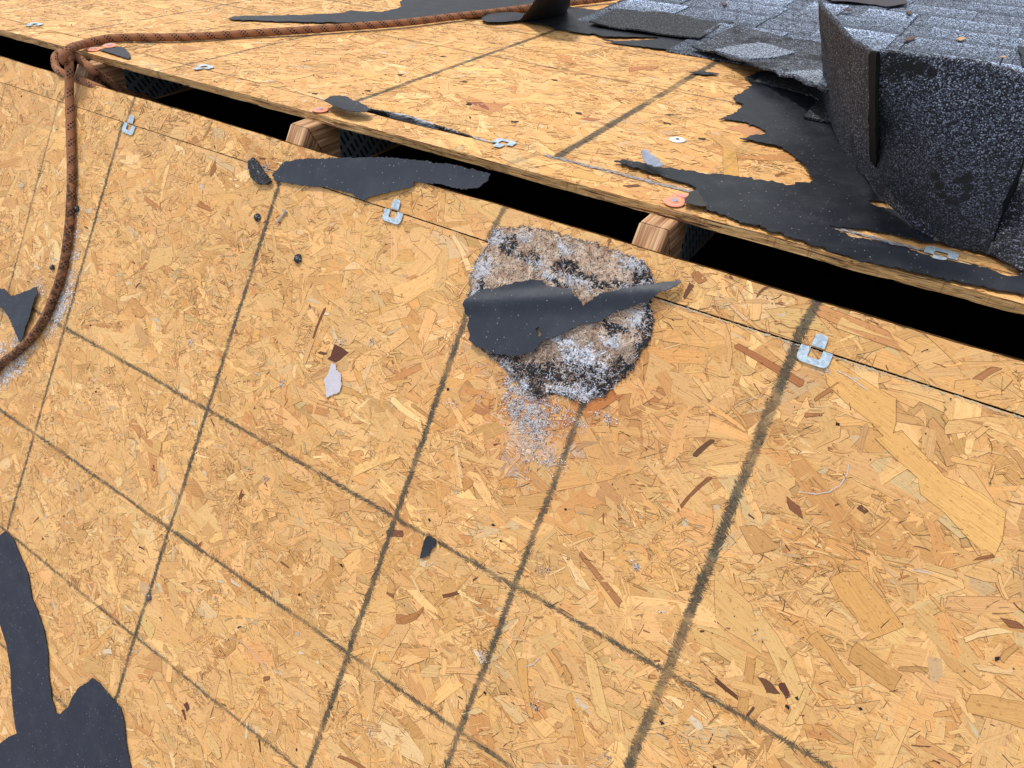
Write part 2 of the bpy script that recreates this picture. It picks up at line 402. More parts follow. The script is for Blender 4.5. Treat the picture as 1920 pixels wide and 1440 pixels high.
def panel(name, P, x0, x1, ylo, yhi, mat, dens=1.0, edge=None, special=(), sx=None, tintf=None, seam_pale=False, fine=True):
    """one OSB board on slope frame P; ylo/yhi are functions of x (real saw cuts wander); edge=-1/+1 dresses that cut face with strand ends"""
    T = .0119
    N = 60
    xs = np.linspace(x0, x1, N+1)
    lo, hi = ylo(xs), yhi(xs)
    ox, oy = x0, float(lo.min())
    V, loops, st, tt, tint, uvl = [], [], [], [], [], []
    base = (.50, .29, .105, 1)
    def addv(vs): 
        b = len(V); V.extend(vs); return b
    b = addv([(x-ox, y-oy, -.0012) for x, y in zip(xs, lo)] + [(x-ox, y-oy, -.0012) for x, y in zip(xs, hi)] +
             [(x-ox, y-oy, -T) for x, y in zip(xs, lo)] + [(x-ox, y-oy, -T) for x, y in zip(xs, hi)])
    n1 = N+1
    quads = []
    for i in range(N):
        quads += [(b+i, b+i+1, b+n1+i+1, b+n1+i), (b+2*n1+i, b+3*n1+i, b+3*n1+i+1, b+2*n1+i+1),
                  (b+i, b+2*n1+i, b+2*n1+i+1, b+i+1), (b+n1+i, b+n1+i+1, b+3*n1+i+1, b+3*n1+i)]
    quads += [(b, b+n1, b+3*n1, b+2*n1), (b+N, b+2*n1+N, b+3*n1+N, b+n1+N)]
    V = np.array(V)
    loops = np.array(quads).ravel(); st = np.arange(len(quads))*4; tt = np.full(len(quads), 4)
    tint = np.tile(base, (len(loops), 1)); uvl = V[loops][:, :2]*1.0
    area = (x1-x0)*float((hi-lo).mean())
    y0, y1 = float(lo.min()), float(hi.max())
    sets = []
    k = dens*area
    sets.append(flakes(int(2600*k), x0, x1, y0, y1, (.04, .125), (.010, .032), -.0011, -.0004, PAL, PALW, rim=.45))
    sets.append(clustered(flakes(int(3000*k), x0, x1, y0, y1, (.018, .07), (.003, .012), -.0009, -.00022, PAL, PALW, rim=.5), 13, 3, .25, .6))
    if fine:
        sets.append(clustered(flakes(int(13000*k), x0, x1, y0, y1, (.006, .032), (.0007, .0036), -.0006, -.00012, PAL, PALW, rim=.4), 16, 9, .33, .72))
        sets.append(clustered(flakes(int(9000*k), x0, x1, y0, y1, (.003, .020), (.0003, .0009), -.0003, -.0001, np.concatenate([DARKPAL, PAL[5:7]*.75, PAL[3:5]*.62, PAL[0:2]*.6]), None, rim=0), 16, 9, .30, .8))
        sets.append(flakes(int(90*k), x0, x1, y0, y1, (.005, .022), (.0010, .0030), -.0003, -.0001, DARKPAL, None, rim=0, pow_=2))
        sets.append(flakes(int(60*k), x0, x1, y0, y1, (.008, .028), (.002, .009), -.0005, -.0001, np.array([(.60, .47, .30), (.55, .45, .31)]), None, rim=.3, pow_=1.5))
    if special:
        s = np.array([q[:5] for q in special], float)
        m = len(s)
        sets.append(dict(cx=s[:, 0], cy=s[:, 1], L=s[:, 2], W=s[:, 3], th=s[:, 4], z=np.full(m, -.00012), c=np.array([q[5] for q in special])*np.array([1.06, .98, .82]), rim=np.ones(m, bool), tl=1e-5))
    for d in sets:
        if tintf is not None: d['c'] = tintf(d['cx'], d['cy'], d['c'])
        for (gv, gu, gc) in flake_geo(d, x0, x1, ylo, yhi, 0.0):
            nb = len(V); m = len(gv)//10
            gv = gv - np.array([ox, oy, 0])
            V = np.concatenate([V, gv]); L0 = len(loops)
            # order of outline is clockwise seen from above: flip it
            ordr = (np.arange(m)[:, None]*10 + np.arange(10)[::-1][None, :]).ravel()
            loops = np.concatenate([loops, nb + ordr]); st = np.concatenate([st, L0 + np.arange(m)*10]); tt = np.concatenate([tt, np.full(m, 10)])
            tint = np.concatenate([tint, gc[ordr]]); uvl = np.concatenate([uvl, gu[ordr]])
    if edge is not None:
        f = ylo if edge < 0 else yhi
        n = int(1500*(x1-x0))
        cx = rng.uniform(x0, x1, n); Ls = rng.uniform(.006, .06, n); Hs = rng.uniform(.0005, .0022, n); cz = -rng.random(n)*T; off = rng.uniform(0, .0016, n)**1.0
        cc = PAL[rng.choice(len(PAL), n, p=PALW)]*rng.uniform(.62, 1.08, (n, 1)); dk = rng.random(n) < .16
        cc[dk] = DARKPAL[rng.choice(5, dk.sum())]
        sl_ = rng.normal(0, .02, n)
        pt = np.array([(-.5, 0), (-.3, -.5), (.25, -.5), (.5, 0), (.3, .5), (-.25, .5)])
        ex = np.clip(cx[:, None] + pt[:, 0]*Ls[:, None], x0, x1); ez = np.clip(cz[:, None] + pt[:, 1]*Hs[:, None] + pt[:, 0]*Ls[:, None]*sl_[:, None], -T-.0004, -.0001)
        ey = f(ex) + edge*off[:, None] - edge*.0006*(ez/T)
        gv = np.stack([ex-ox, ey-oy, ez], -1).reshape(-1, 3); nb = len(V); L0 = len(loops)
        V = np.concatenate([V, gv])
        od = np.arange(6) if edge < 0 else np.arange(6)[::-1]
        ordr = (np.arange(n)[:, None]*6 + od[None, :]).ravel()
        loops = np.concatenate([loops, nb + ordr]); st = np.concatenate([st, L0 + np.arange(n)*6]); tt = np.concatenate([tt, np.full(n, 6)])
        tint = np.concatenate([tint, np.repeat(np.c_[cc, np.ones(n)], 6, 0)[ordr]])
        uvl = np.concatenate([uvl, np.stack([ex + rng.random((n, 1))*5, ez + rng.random((n, 1))*5], -1).reshape(-1, 2)[ordr]])
    me = rawmesh(name, V, loops, st, tt, tint, uvl)
    return link(name, me, mat, mw=P @ Matrix.Translation((ox, oy, 0)))

I16 = .4064
XL, XR = -.68, 1.76
c_ = lambda v: (lambda x: np.zeros_like(x) + v)
near_edge = lambda x: -.0002 + .0006*np.sin(x*9) + .0004*np.sin(x*41)
near_seam_u = lambda x: -.0489 + .0006*np.sin(x*5)
near_seam_l = lambda x: near_seam_u(x) - np.clip(.0009 + .0008*(x+.3), .0008, .0020)
m_nl = osb_material('osb_near_slope',
    lx=[(-2*.2032, 0, .0030, .6), (-.2121, -.0154, .0030, .75), (-.004, -.0025, .0040, .95), (.4124, .0045, .0043, .98), (.8119, -.0039, .0050, .98), (1.0138, .0023, .0046, .97), (1.2167, -.0123, .0064, .98)],
    ly=[(-.4467, -.0051, .0035, .95), (-.6621, -.0015, .0035, .95), (-.8683, .0083, .0030, .92), (-1.07, 0, .0035, .85)], ox=XL, oy=-1.27)
def sp(pts, L, W, ang, col): return [(p[0], p[1], L, W, ang, col) for p in pts]
BR, DB, PG = (.36, .17, .07), (.13, .06, .03), (.62, .42, .19)
SPEC_N = (sp([(0.1683,-0.2752)], .020, .013, .9, BR) + sp([(0.626,-0.2757)], .026, .020, 1.2, (.10, .035, .02)) + sp([(0.5994,-0.2827)], .014, .004, .1, DB) + sp([(0.5754,-0.2425)], .05, .0035, 1.5, (.17, .07, .035))
  + sp([(1.1665,-0.196)], .028, .005, 1.1, DB) + sp([(1.1754,-0.2486)], .055, .0032, 1.2, (.24, .10, .045)) + sp([(1.2795,-0.2179)], .018, .008, -.3, (.22, .09, .045)) + sp([(1.3401,-0.1914)], .009, .005, -.3, DB)
  + sp([(1.0688,-0.0268)], .018, .005, 1.5, BR) + sp([(1.1979,-0.0815)], .085, .007, -.2, (.36, .15, .06)) + sp([(1.2645,-0.0895)], .03, .004, 1.0, BR) + sp([(1.261,-0.1173)], .016, .003, .4, BR)
  + sp([(1.1112,-0.3904)], .080, .007, -.45, (.36, .17, .075)) + sp([(0.9332,-0.5066)], .026, .004, .7, (.16, .06, .03)) + sp([(0.888,-0.5631)], .05, .009, .8, (.36, .17, .06)) + sp([(0.8796,-0.7982)], .05, .005, .2, (.30, .13, .05))
  + sp([(1.3234,-0.408)], .018, .008, -.5, DB) + sp([(1.3405,-0.4042)], .016, .007, -.7, (.10, .035, .02)) + sp([(1.2869,-0.4346)], .030, .004, -.2, (.11, .04, .02)) + sp([(1.3687,-0.3492)], .06, .012, -.45, (.55, .32, .12))
  + sp([(1.4064,-0.3365)], .05, .02, -.2, (.50, .29, .11)) + sp([(1.3228,-0.3759)], .09, .017, -.75, PG) + sp([(1.2569,-0.2658)], .035, .02, -.5, (.50, .29, .12)) + sp([(1.1562,-0.5123)], .08, .015, -.95, PG)
  + sp([(0.5635,-0.9044)], .012, .008, -.6, (.10, .035, .02)) + sp([(0.5634,-0.9191)], .016, .005, -.7, (.12, .04, .025)) + sp([(0.6945,-0.7748)], .014, .005, .7, (.24, .10, .04)) + sp([(0.5354,-0.5457)], .018, .007, 1.4, (.17, .06, .03))
  + sp([(0.7218,-0.4771)], .030, .016, .6, (.52, .30, .14)) + sp([(0.4254,-0.8319)], .045, .02, -.3, (.60, .43, .19)) + sp([(0.1967,-0.2521)], .06, .035, .5, (.63, .42, .19)) + sp([(0.102,-0.3658)], .05, .02, .0, (.50, .29, .12)) + sp([(0.1747,-0.3522)], .05, .022, -.1, (.50, .27, .11))
  + sp([(0.2585,-0.0753)], .018, .012, 1.2, (.30, .13, .05)) + sp([(0.2673,-0.1407)], .04, .007, -.05, (.37, .17, .06)) + sp([(-0.3182,-0.1057)], .02, .006, -.7, BR) + sp([(0.8209,-0.4715)], .028, .008, .4, (.17, .07, .04)) + sp([(1.3688,-0.1277)], .08, .022, -.5, (.64, .39, .15))
  + sp([(1.2942,-0.0811)], .09, .03, -.35, (.64, .39, .15)) + sp([(1.3749,-0.2806)], .07, .034, -.6, (.60, .35, .13)) + sp([(1.4172,-0.1524)], .09, .034, -.3, (.66, .41, .16)) + sp([(1.2661,-0.3524)], .06, .04, -.3, (.60, .39, .17))
  + sp([(1.0738,-0.5621)], .07, .010, -1.0, (.58, .34, .13)) + sp([(1.1467,-0.5619)], .06, .008, -.9, (.53, .30, .11)) + sp([(1.5121,-0.3204)], .05, .02, .3, (.55, .33, .13)) + sp([(1.4954,-0.2384)], .014, .006, .3, (.22, .09, .04)))
HOLES = [(0.8818,-0.1915),(1.0395,-0.3323),(0.4236,-0.8279),(0.8651,-0.43),(1.3071,-0.5215),(0.7852,-0.8384),(1.411,-0.3831),(1.0271,-0.598),(1.139,-0.552),(1.2862,-0.1176),(0.8244,-0.2548),(0.9562,-0.3942),(0.7006,-0.6305),(0.0687,-0.418),(0.135,-0.5237),(-0.0746,-0.4121),(-0.3388,-0.0634),(-0.1166,-0.0242),(0.1161,-0.0266),(0.2778,0.0599),(1.0841,-0.0319),(0.9745,-0.4081),(1.4964,-0.2756),(1.3479,-0.419),(1.3541,-0.4055),(0.5978,-0.9802),(0.5719,-0.9529),(0.7549,-0.5544),(0.1077,-0.8294),(1.2377,-0.5081)]
SPEC_N += [(p[0]+random.uniform(-.001, .001), p[1], random.uniform(.0026, .0042), random.uniform(.0020, .0030), random.uniform(-1, 1), (.012, .008, .006)) for p in HOLES]
TAIL = [(0.9155,-0.2126),(0.9388,-0.2295),(0.9561,-0.252),(0.9753,-0.2698),(0.9862,-0.2871),(1.0075,-0.2815),(0.9598,-0.2911),(1.0152,-0.2244)]
def rot_stain(x, y, c):
    cx, cy = [(0.957,-0.1464)][0]
    r = np.sqrt(((x-cx)/.15)**2 + ((y-cy+.03)/.17)**2)
    k = np.clip(1.35-r, 0, 1)[:, None]*.95*rng.uniform(.1, 1, (len(x), 1))
    c = c*(1-k) + c*np.array([.80, .55, .42])*k
    w_ = np.zeros(len(x))
    for (tx, ty), rx in zip(TAIL, (.014, .018, .02, .02, .018, .016, .02, .012)):
        w_ = np.maximum(w_, np.exp(-((x-tx)**2+(y-ty)**2)/(rx*rx)))
    w_ = (w_*rng.uniform(.2, 1, len(x)))[:, None]*.8
    c = c*(1-w_) + np.array([.56, .48, .42])*w_
    return np.clip(c, .01, .85)
o = panel('sheathing_board', PN, XL, XR, c_(-1.27), near_seam_l, m_nl, special=SPEC_N, tintf=rot_stain)
NEAR_BIG = tag(o, 'large tan strand board on the near slope with black grid lines and the rotted patch', 'roof panel')
m_ns = osb_material('osb_near_strip', lx=[(-.2, .0, .003, .7), (.0085, .1, .0035, .8), (.4080, 0, .004, .3), (.8135, .15, .0045, .8), (1.2215, .1, .0062, .95)], ox=XL, oy=-.0495)
SPEC_S = sp([(1.0902,-0.0136)], .016, .009, -.5, BR) + sp([(1.0841,-0.0319)], .018, .0045, 1.4, DB) + sp([(1.263,-0.0132)], .09, .013, -.1, (.50, .26, .11)) + sp([(1.2784,-0.0181)], .06, .009, -.05, PG) + sp([(1.2117,-0.0256)], .05, .02, .2, (.56, .38, .17)) + sp([(1.3921,-0.0208)], .02, .006, 1.0, BR)
tag(panel('sheathing_strip', PN, XL, XR, near_seam_u, near_edge, m_ns, special=SPEC_S, edge=1), 'narrow tan board strip between the near seam and the ridge slot', 'roof panel')

far_edge = lambda x: .0006*np.sin(x*13) + .0012*np.sin(x*4.1+.4) + .0005*np.sin(x*57) - .004*np.exp(-((x-.465)/.02)**2) - .004*np.exp(-((x-1.235)/.05)**2)*np.clip(np.sin((x-1.185)*31), 0, 1)
gapw = lambda x: .0022 + .024*np.exp(-((x-.535)/.075)**2) +   .007*np.exp(-((x-.44)/.04)**2) + .007*np.exp(-((x-.64)/.05)**2)
far_seam_n = lambda x: .0585 - .006*np.exp(-((x-.54)/.12)**2) + .005*np.clip(x-.8, 0, 1)
far_seam_f = lambda x: far_seam_n(x) + gapw(x)
def gap_frost(x, y, c):
    e = far_seam_f(x) - y
    return c
m_fl = osb_material('osb_far_slope', lx=[(-.7, 0, .0035, .7), (-.4, .03, .004, .8), (-.198, 0, .004, .5), (.004, .03, .004, .85), (.4165, -.005, .0062, .95), (.8175, -.006, .0075, .95), (1.018, 0, .004, .25), (1.028, 0, .004, .25)],
    ly=[(.4560, 0, .0042, .7), (.664, .012, .004, .65), (.25, .0, .003, .12)], ox=XL-.4, oy=.05)
SPEC_F = (sp([(0.6099,0.1932)], .045, .05, .3, (.44, .22, .10)) + sp([(0.5948,0.1962)], .02, .04, 1.3, (.26, .09, .05)) + sp([(0.6249,0.187)], .03, .018, .9, (.46, .25, .10)) + sp([(0.5585,0.5391)], .055, .03, -.9, (.47, .24, .10)) + sp([(0.7148,0.5692)], .06, .022, .9, (.40, .18, .08))
  + sp([(0.7757,0.2391)], .022, .014, .1, (.36, .15, .07)) + sp([(0.993,0.2639)], .03, .06, .1, (.52, .31, .12)) + sp([(1.0733,0.2506)], .045, .05, .2, (.47, .24, .09)) + sp([(1.0305,0.1819)], .03, .09, -.5, (.55, .33, .10)) + sp([(-0.0968,0.1384)], .06, .03, 0, (.44, .23, .11)) + sp([(0.9994,0.3417)], .045, .04, -.3, (.52, .27, .14)))
FHOLES = [(0.9574,0.2604),(0.3536,0.4018),(0.392,0.141),(0.7475,0.2546),(0.371,0.2507),(0.5768,0.1862),(0.6865,0.1568),(0.6187,0.3952),(0.492,0.2862),(0.884,0.2969),(0.8714,0.3367),(0.3302,0.0751)]
SPEC_F += [(p[0], p[1], .010, .008, .2, (.012, .008, .006)) for p in FHOLES]
o = panel('sheathing_board', PF, XL-.4, XR, far_seam_f, c_(1.27), m_fl, special=SPEC_F, dens=.8)
tag(o, 'wide tan strand board on the far slope running under the black felt and shingles', 'roof panel')
m_fs = osb_material('osb_far_strip', lx=[(.005, 0, .004, .6), (.775, .25, .0055, .45), (1.04, 0, .004, .3)], ox=XL-.4, oy=-.006)
o = panel('sheathing_strip', PF, XL-.4, XR, far_edge, far_seam_n, m_fs, edge=-1,
          special=sp([(0.9489,0.0361)], .018, .007, .9, DB) + sp([(0.8851,0.0295)], .06, .02, .1, (.55, .35, .13)))
FAR_STRIP = tag(o, 'narrow splintered board strip on the far lip of the ridge slot', 'roof panel')

# neighbouring boards that a side step would show
for nm, P, a, b, y0, y1, lab in (
    ('sheathing_board', PN, XR+.003, XR+1.2, -1.27, -.051, 'plain board on the near slope past the right end of the gridded one'),
    ('sheathing_board', PN, XL-1.2, XL-.003, -1.27, -.051, 'plain board on the near slope past the left end of the gridded one'),
    ('sheathing_board', PN, XL-1.2, XR+1.2, -2.3, -1.273, 'plain board on the near slope below the gridded one'),
    ('sheathing_strip', PN, XR+.003, XR+1.2, -.048, 0, 'board strip continuing the near lip of the slot to the right'),
    ('sheathing_strip', PN, XL-1.2, XL-.003, -.048, 0, 'board strip continuing the near lip of the slot to the left'),
    ('sheathing_board', PF, XR+.003, XR+1.2, .063, 1.27, 'plain board on the far slope to the right of the shingle flap'),
    ('sheathing_board', PF, XL-1.4, XL-.403, .063, 1.27, 'plain board on the far slope past its left end'),
    ('sheathing_strip', PF, XR+.003, XR+1.2, 0, .0595, 'board strip continuing the far lip of the slot to the right'),
    ('sheathing_strip', PF, XL-1.4, XL-.403, 0, .0595, 'board strip continuing the far lip of the slot to the left'),
    ('sheathing_board', PF, XL-1.4, XR+1.2, 1.273, 2.6, 'board on the far slope hidden beneath the shingle courses')):
    tag(panel(nm, P, a, b, c_(y0), c_(y1), m_fs if 'far' in lab else m_ns, dens=.6, fine=False), lab, 'roof panel')

# ------------------------------------------------------------------ trusses under the slot
def prism(name, poly, x0, x1, mat, parent, tilt=0, bev=.0015):
    """poly in (y,z) given in the frame turned by tilt about X so that lumber grain follows local Y"""
    R = Matrix.Rotation(-tilt, 3, 'X')
    pts = [R @ Vector((0, y, z)) for y, z in poly]
    n = len(pts)
    Vv = [(x0, q.y, q.z) for q in pts] + [(x1, q.y, q.z) for q in pts]
    F = [tuple(range(n))[::-1], tuple(range(n, 2*n))] + [(i, (i+1) % n, n+(i+1) % n, n+i) for i in range(n)]
    me = pydata(name, Vv, F)
    o = link(name, me, mat, parent)
    o.rotation_euler = (tilt, 0, 0)
    b = o.modifiers.new('bevel', 'BEVEL'); b.width = bev; b.segments = 2
    return o
DEP, LEN = .089, 2.2
ZP = GAP/2*math.tan(TH) - .0122/CT
for i, (xr, lab) in enumerate(((-.169, 'wooden roof truss with the brown rope hitched round its peak'), (.4217, 'wooden roof truss peak beside the torn felt scrap bridging the slot'), (1.0313, 'striped wooden roof truss peak below the pair of orange caps'))):
    t = empty('roof_truss', Matrix.Translation((xr-.019, GAP/2, ZP)))
    tag(t, lab, 'roof truss', 'roof trusses crossing under the ridge slot')
    hx = .019
    dz = DEP/CT
    prism('top_chord', [(-.0004, 0), (-.0004, -dz), (-LEN*CT, -dz-LEN*ST), (-LEN*CT, -LEN*ST)], -hx, hx, LUMBER_N, t, TH)
    prism('top_chord', [(.0004, 0), (LEN*CT, -LEN*ST), (LEN*CT, -dz-LEN*ST), (.0004, -dz)], -hx+.001, hx+.0005, LUMBER_N, t, -TH)
    for s in (1, -1):
        zt = lambda y: -y*math.tan(TH) - .014
        pr = [(.052, zt(.052)), (.150, zt(.150)), (.150, zt(.150)-.075), (.012, zt(.012)-.085)]
        V = [(s*(hx+.0016), y, z) for y, z in pr] + [(s*(hx+.0007), y, z) for y, z in pr]
        me = pydata('gang_plate', V, [(0, 1, 2, 3)[::s], (4, 7, 6, 5)[::s], (0, 4, 5, 1)[::s], (1, 5, 6, 2)[::s], (2, 6, 7, 3)[::s], (3, 7, 4, 0)[::s]])
        pl = link('gang_plate', me, PLATE, t)

# ------------------------------------------------------------------ thin torn sheets
def inpoly(x, y, P):
    P = np.asarray(P)[:, :2]; x = np.asarray(x); y = np.asarray(y); r = np.zeros(x.shape, bool); j = len(P)-1
    for i in range(len(P)):
        xi, yi, xj, yj = P[i, 0], P[i, 1], P[j, 0], P[j, 1]
        if yi != yj:
            r ^= ((yi > y) != (yj > y)) & (x < (xj-xi)*(y-yi)/(yj-yi)+xi)
        j = i
    return r

def ragged(P, step, jag, seed):
    P = [Vector(p[:2]) for p in P]; out = []; n = len(P)
    for i in range(n):
        a, b = P[i], P[(i+1) % n]; L = (b-a).length; k = max(1, int(L/step)); nr = Vector((-(b-a).y, (b-a).x)).normalized() if L else Vector((0, 0))
        for q in range(k):
            p = a.lerp(b, q/k)
            s = noise.noise(Vector((p.x*260, p.y*260, seed)))*jag + noise.noise(Vector((p.x*75, p.y*75, seed+5)))*jag*1.2
            s += random.gauss(0, 1)*jag*.45
            out.append(p + nr*s*(0 if q == 0 else 1))
    return out

def sheet(name, P, pts, mat, thick=.0009, h0=.0014, holes=(), hf=None, jag=.0012, step=.0024, grid=.010, seed=1.0, curl=.0006, wave=.0005, parent=None, smooth=True):
    out = ragged(pts, step, jag, seed); hs = [ragged(h, step, jag*.7, seed+3) for h in holes]
    bx = sum(p.x for p in out)/len(out); by = sum(p.y for p in out)/len(out)
    A = np.array([tuple(p) for p in out]); rings = [A] + [np.array([tuple(p) for p in h]) for h in hs]
    gx = np.arange(A[:, 0].min(), A[:, 0].max(), grid); gy = np.arange(A[:, 1].min(), A[:, 1].max(), grid)
    X, Y = np.meshgrid(gx, gy); X = X.ravel() + rng.uniform(-.3, .3, X.size)*grid; Y = Y.ravel() + rng.uniform(-.3, .3, Y.size)*grid
    ok = inpoly(X, Y, A)
    for h in rings[1:]: ok &= ~inpoly(X, Y, h)
    allr = np.concatenate(rings)
    pts_i = np.c_[X, Y][ok]
    def dist(Q):
        return np.array([np.sqrt(((allr-q)**2).sum(1).min()) for q in Q]) if len(Q) else np.zeros(0)
    if len(pts_i): pts_i = pts_i[dist(pts_i) > grid*.35]
    verts = [Vector(v) for v in allr] + [Vector(v) for v in pts_i]
    edges = []; b = 0
    for r in rings:
        edges += [(b+i, b+(i+1) % len(r)) for i in range(len(r))]; b += len(r)
    vo, eo, fo, *_ = delaunay_2d_cdt(verts, edges, [], 0, 1e-7)
    vo = np.array([tuple(v) for v in vo]); F = np.array([f for f in fo if len(f) == 3])
    c = vo[F].mean(1); ok = inpoly(c[:, 0], c[:, 1], A)
    for h in rings[1:]: ok &= ~inpoly(c[:, 0], c[:, 1], h)
    F = F[ok]
    D = dist(vo)
    Z = []
    for (x, y), dd in zip(vo, D):
        n1 = noise.noise(Vector((x*14, y*14, seed*3.1))); n2 = noise.noise(Vector((x*40, y*40, seed*7.7)))
        z = h0 + wave*(.5+.6*n1+.06*n2)
        z += curl*max(0, n1*1.2+.35)*math.exp(-dd/.010)
        if hf: z += hf(x, y, dd)
        Z.append(max(z, .0013))
    Vv = np.c_[vo[:, 0]-bx, vo[:, 1]-by, np.array(Z)]
    used = np.unique(F); rm = -np.ones(len(Vv), int); rm[used] = np.arange(len(used))
    a, bb, cc = Vv[F[:, 0]], Vv[F[:, 1]], Vv[F[:, 2]]
    up = np.cross(bb-a, cc-a)[:, 2] > 0
    F[~up] = F[~up][:, ::-1]
    me = pydata(name, Vv[used], rm[F], smooth)
    o = link(name, me, mat, parent, P @ Matrix.Translation((bx, by, 0)))
    s = o.modifiers.new('thickness', 'SOLIDIFY'); s.thickness = thick; s.offset = 1.0
    e = o.modifiers.new('crisp_edges', 'EDGE_SPLIT'); e.split_angle = math.radians(40)
    return o

S1 = [(0.3945,-0.0569),(0.4111,-0.0313),(0.4363,-0.0212),(0.5179,-0.0002),(0.5947,0.0179),(0.6691,0.0293),(0.7318,0.0353),(0.7775,0.0363),(0.7779,0.0267),(0.7637,0.0121),(0.7439,0.0057),(0.7187,0.0048),(0.7032,0.0041),(0.6814,-0.0004),(0.6613,-0.0029),(0.6625,-0.0105),(0.6327,-0.0241),(0.6029,-0.038),(0.585,-0.0498),(0.5644,-0.046),(0.5375,-0.0461),(0.5052,-0.0482),(0.4741,-0.0549),(0.4355,-0.0601),(0.4067,-0.0627)]
tag(sheet('felt_scrap', PN, S1, FELT, seed=2, h0=.0022, curl=.001), 'long slate black felt scrap reaching out over the ridge slot', 'felt scrap', 'loose felt scraps on the near slope')
S2 = [(0.8092,-0.1372),(0.8109,-0.1306),(0.8202,-0.1148),(0.8389,-0.1074),(0.8556,-0.0963),(0.8728,-0.0872),(0.8898,-0.0784),(0.9046,-0.0753),(0.9143,-0.0795),(0.9291,-0.077),(0.9476,-0.0748),(0.962,-0.0822),(0.9711,-0.0898),(0.9767,-0.081),(0.9897,-0.0671),(1.0045,-0.0583),(1.0277,-0.0448),(1.0426,-0.0382),(1.0597,-0.0296),(1.0731,-0.0241),(1.0752,-0.0261),(1.0674,-0.0371),(1.0558,-0.0455),(1.0492,-0.0549),(1.036,-0.0659),(1.022,-0.0753),(1.0084,-0.0866),(0.9959,-0.1012),(0.9773,-0.1109),(0.963,-0.1229),(0.949,-0.1362),(0.9337,-0.1473),(0.9307,-0.1556),(0.9284,-0.1637),(0.9155,-0.172),(0.8983,-0.1804),(0.8792,-0.185),(0.8616,-0.1838),(0.845,-0.1858),(0.8318,-0.1814),(0.8305,-0.1719),(0.8231,-0.1646),(0.8229,-0.1555),(0.8155,-0.1504)]
S2H = [(0.9196,-0.1362),(0.9221,-0.1325),(0.927,-0.1366),(0.9314,-0.1416),(0.9261,-0.1442)]
ra, rb = [(0.8076,-0.1377)][0], [(1.0669,-0.0393)][0]
def crease(x, y, dd):
    t_ = (x-ra[0])/(rb[0]-ra[0]); yl = ra[1]+(rb[1]-ra[1])*t_
    s_ = (y-yl)/.012
    return .004 + .0065*math.exp(-s_*s_)*(1 if s_ < 0 else 1) - .002*math.exp(-(s_-1.2)**2)
tag(sheet('felt_scrap', PN, S2, FELT, seed=4, hf=crease, holes=[S2H], grid=.006, curl=.0006), 'creased slate black felt scrap lying across the rotted patch', 'felt scrap', 'loose felt scraps on the near slope')
S3 = [(-0.3534,-0.5012),(-0.314,-0.4711),(-0.2667,-0.4597),(-0.2349,-0.4406),(-0.2011,-0.4356),(-0.1894,-0.4432),(-0.1672,-0.4361),(-0.1301,-0.4133),(-0.1088,-0.399),(-0.0984,-0.4088),(-0.1036,-0.4213),(-0.1048,-0.4656),(-0.1084,-0.4778),(-0.1087,-0.5167),(-0.1159,-0.5136),(-0.1345,-0.5034),(-0.163,-0.485),(-0.1947,-0.473),(-0.218,-0.4749),(-0.2661,-0.5033),(-0.3243,-0.5154)]
tag(sheet('felt_scrap', PN, S3, FELT, seed=6, hf=lambda x, y, dd: .004), 'small torn felt scrap tucked against the rope at left', 'felt scrap', 'loose felt scraps on the near slope')
S4 = [(-0.002,-0.8661),(0.0297,-0.8677),(0.0665,-0.8888),(0.099,-0.9059),(0.1286,-0.9405),(0.1516,-0.9504),(0.1868,-0.9752),(0.2132,-1.0044),(0.2311,-1.038),(0.261,-1.075),(0.2818,-1.0896),(0.2922,-1.0864),(0.3066,-1.0633),(0.309,-1.0402),(0.3159,-1.0198),(0.3337,-0.9985),(0.3424,-0.9827),(0.3649,-0.9798),(0.3988,-0.9854),(0.4277,-0.9884),(0.4452,-1.0032),(0.4693,-1.0393),(0.493,-1.0648),(0.5294,-1.1118),(0.5801,-1.1472),(0.5632,-1.2421),(0.4296,-1.3221),(0.3092,-1.4707),(0.1043,-1.5801),(-0.002,-1.5456),(0.0049,-1.4278),(0.0798,-1.3226),(0.1567,-1.2368),(0.1792,-1.2049),(0.1971,-1.1878),(0.1736,-1.1627),(0.1507,-1.1311),(0.1261,-1.0886),(0.0983,-1.059),(0.0556,-1.0312),(-0.0211,-0.9971),(-0.0534,-0.9318),(-0.0165,-0.8846)]
FELT_CORNER = m_felt('felt_bluish', (.010, .012, .023), .6)
tag(sheet('felt_scrap', PN, S4, FELT_CORNER, seed=9, jag=.0009), 'large forked bluish black felt sheet in the lower left corner', 'felt scrap', 'loose felt scraps on the near slope')
S13 = [(0.8724,-0.4832),(0.8711,-0.471),(0.8702,-0.4555),(0.8724,-0.4496),(0.8803,-0.4489),(0.8868,-0.4489),(0.8873,-0.459),(0.8831,-0.4666),(0.8844,-0.474)]
tag(sheet('felt_scrap', PN, S13, m_felt('felt_small_black', (.012, .014, .02), .4), seed=11, grid=.004, step=.002, jag=.0006), 'tiny black felt scrap lying on a grid line low in the middle', 'felt scrap', 'loose felt scraps on the near slope')
S5 = [(0.3375,-0.0463),(0.3469,-0.0388),(0.3629,-0.0467),(0.3794,-0.0561),(0.3994,-0.0653),(0.393,-0.073),(0.3736,-0.0769),(0.3546,-0.0708),(0.3436,-0.06)]
tag(sheet('shingle_fragment', PN, S5, SH_DARK, seed=12, thick=.004, grid=.004, step=.002), 'gritty black shingle fragment beside the pointed end of the long felt scrap', 'shingle fragment')
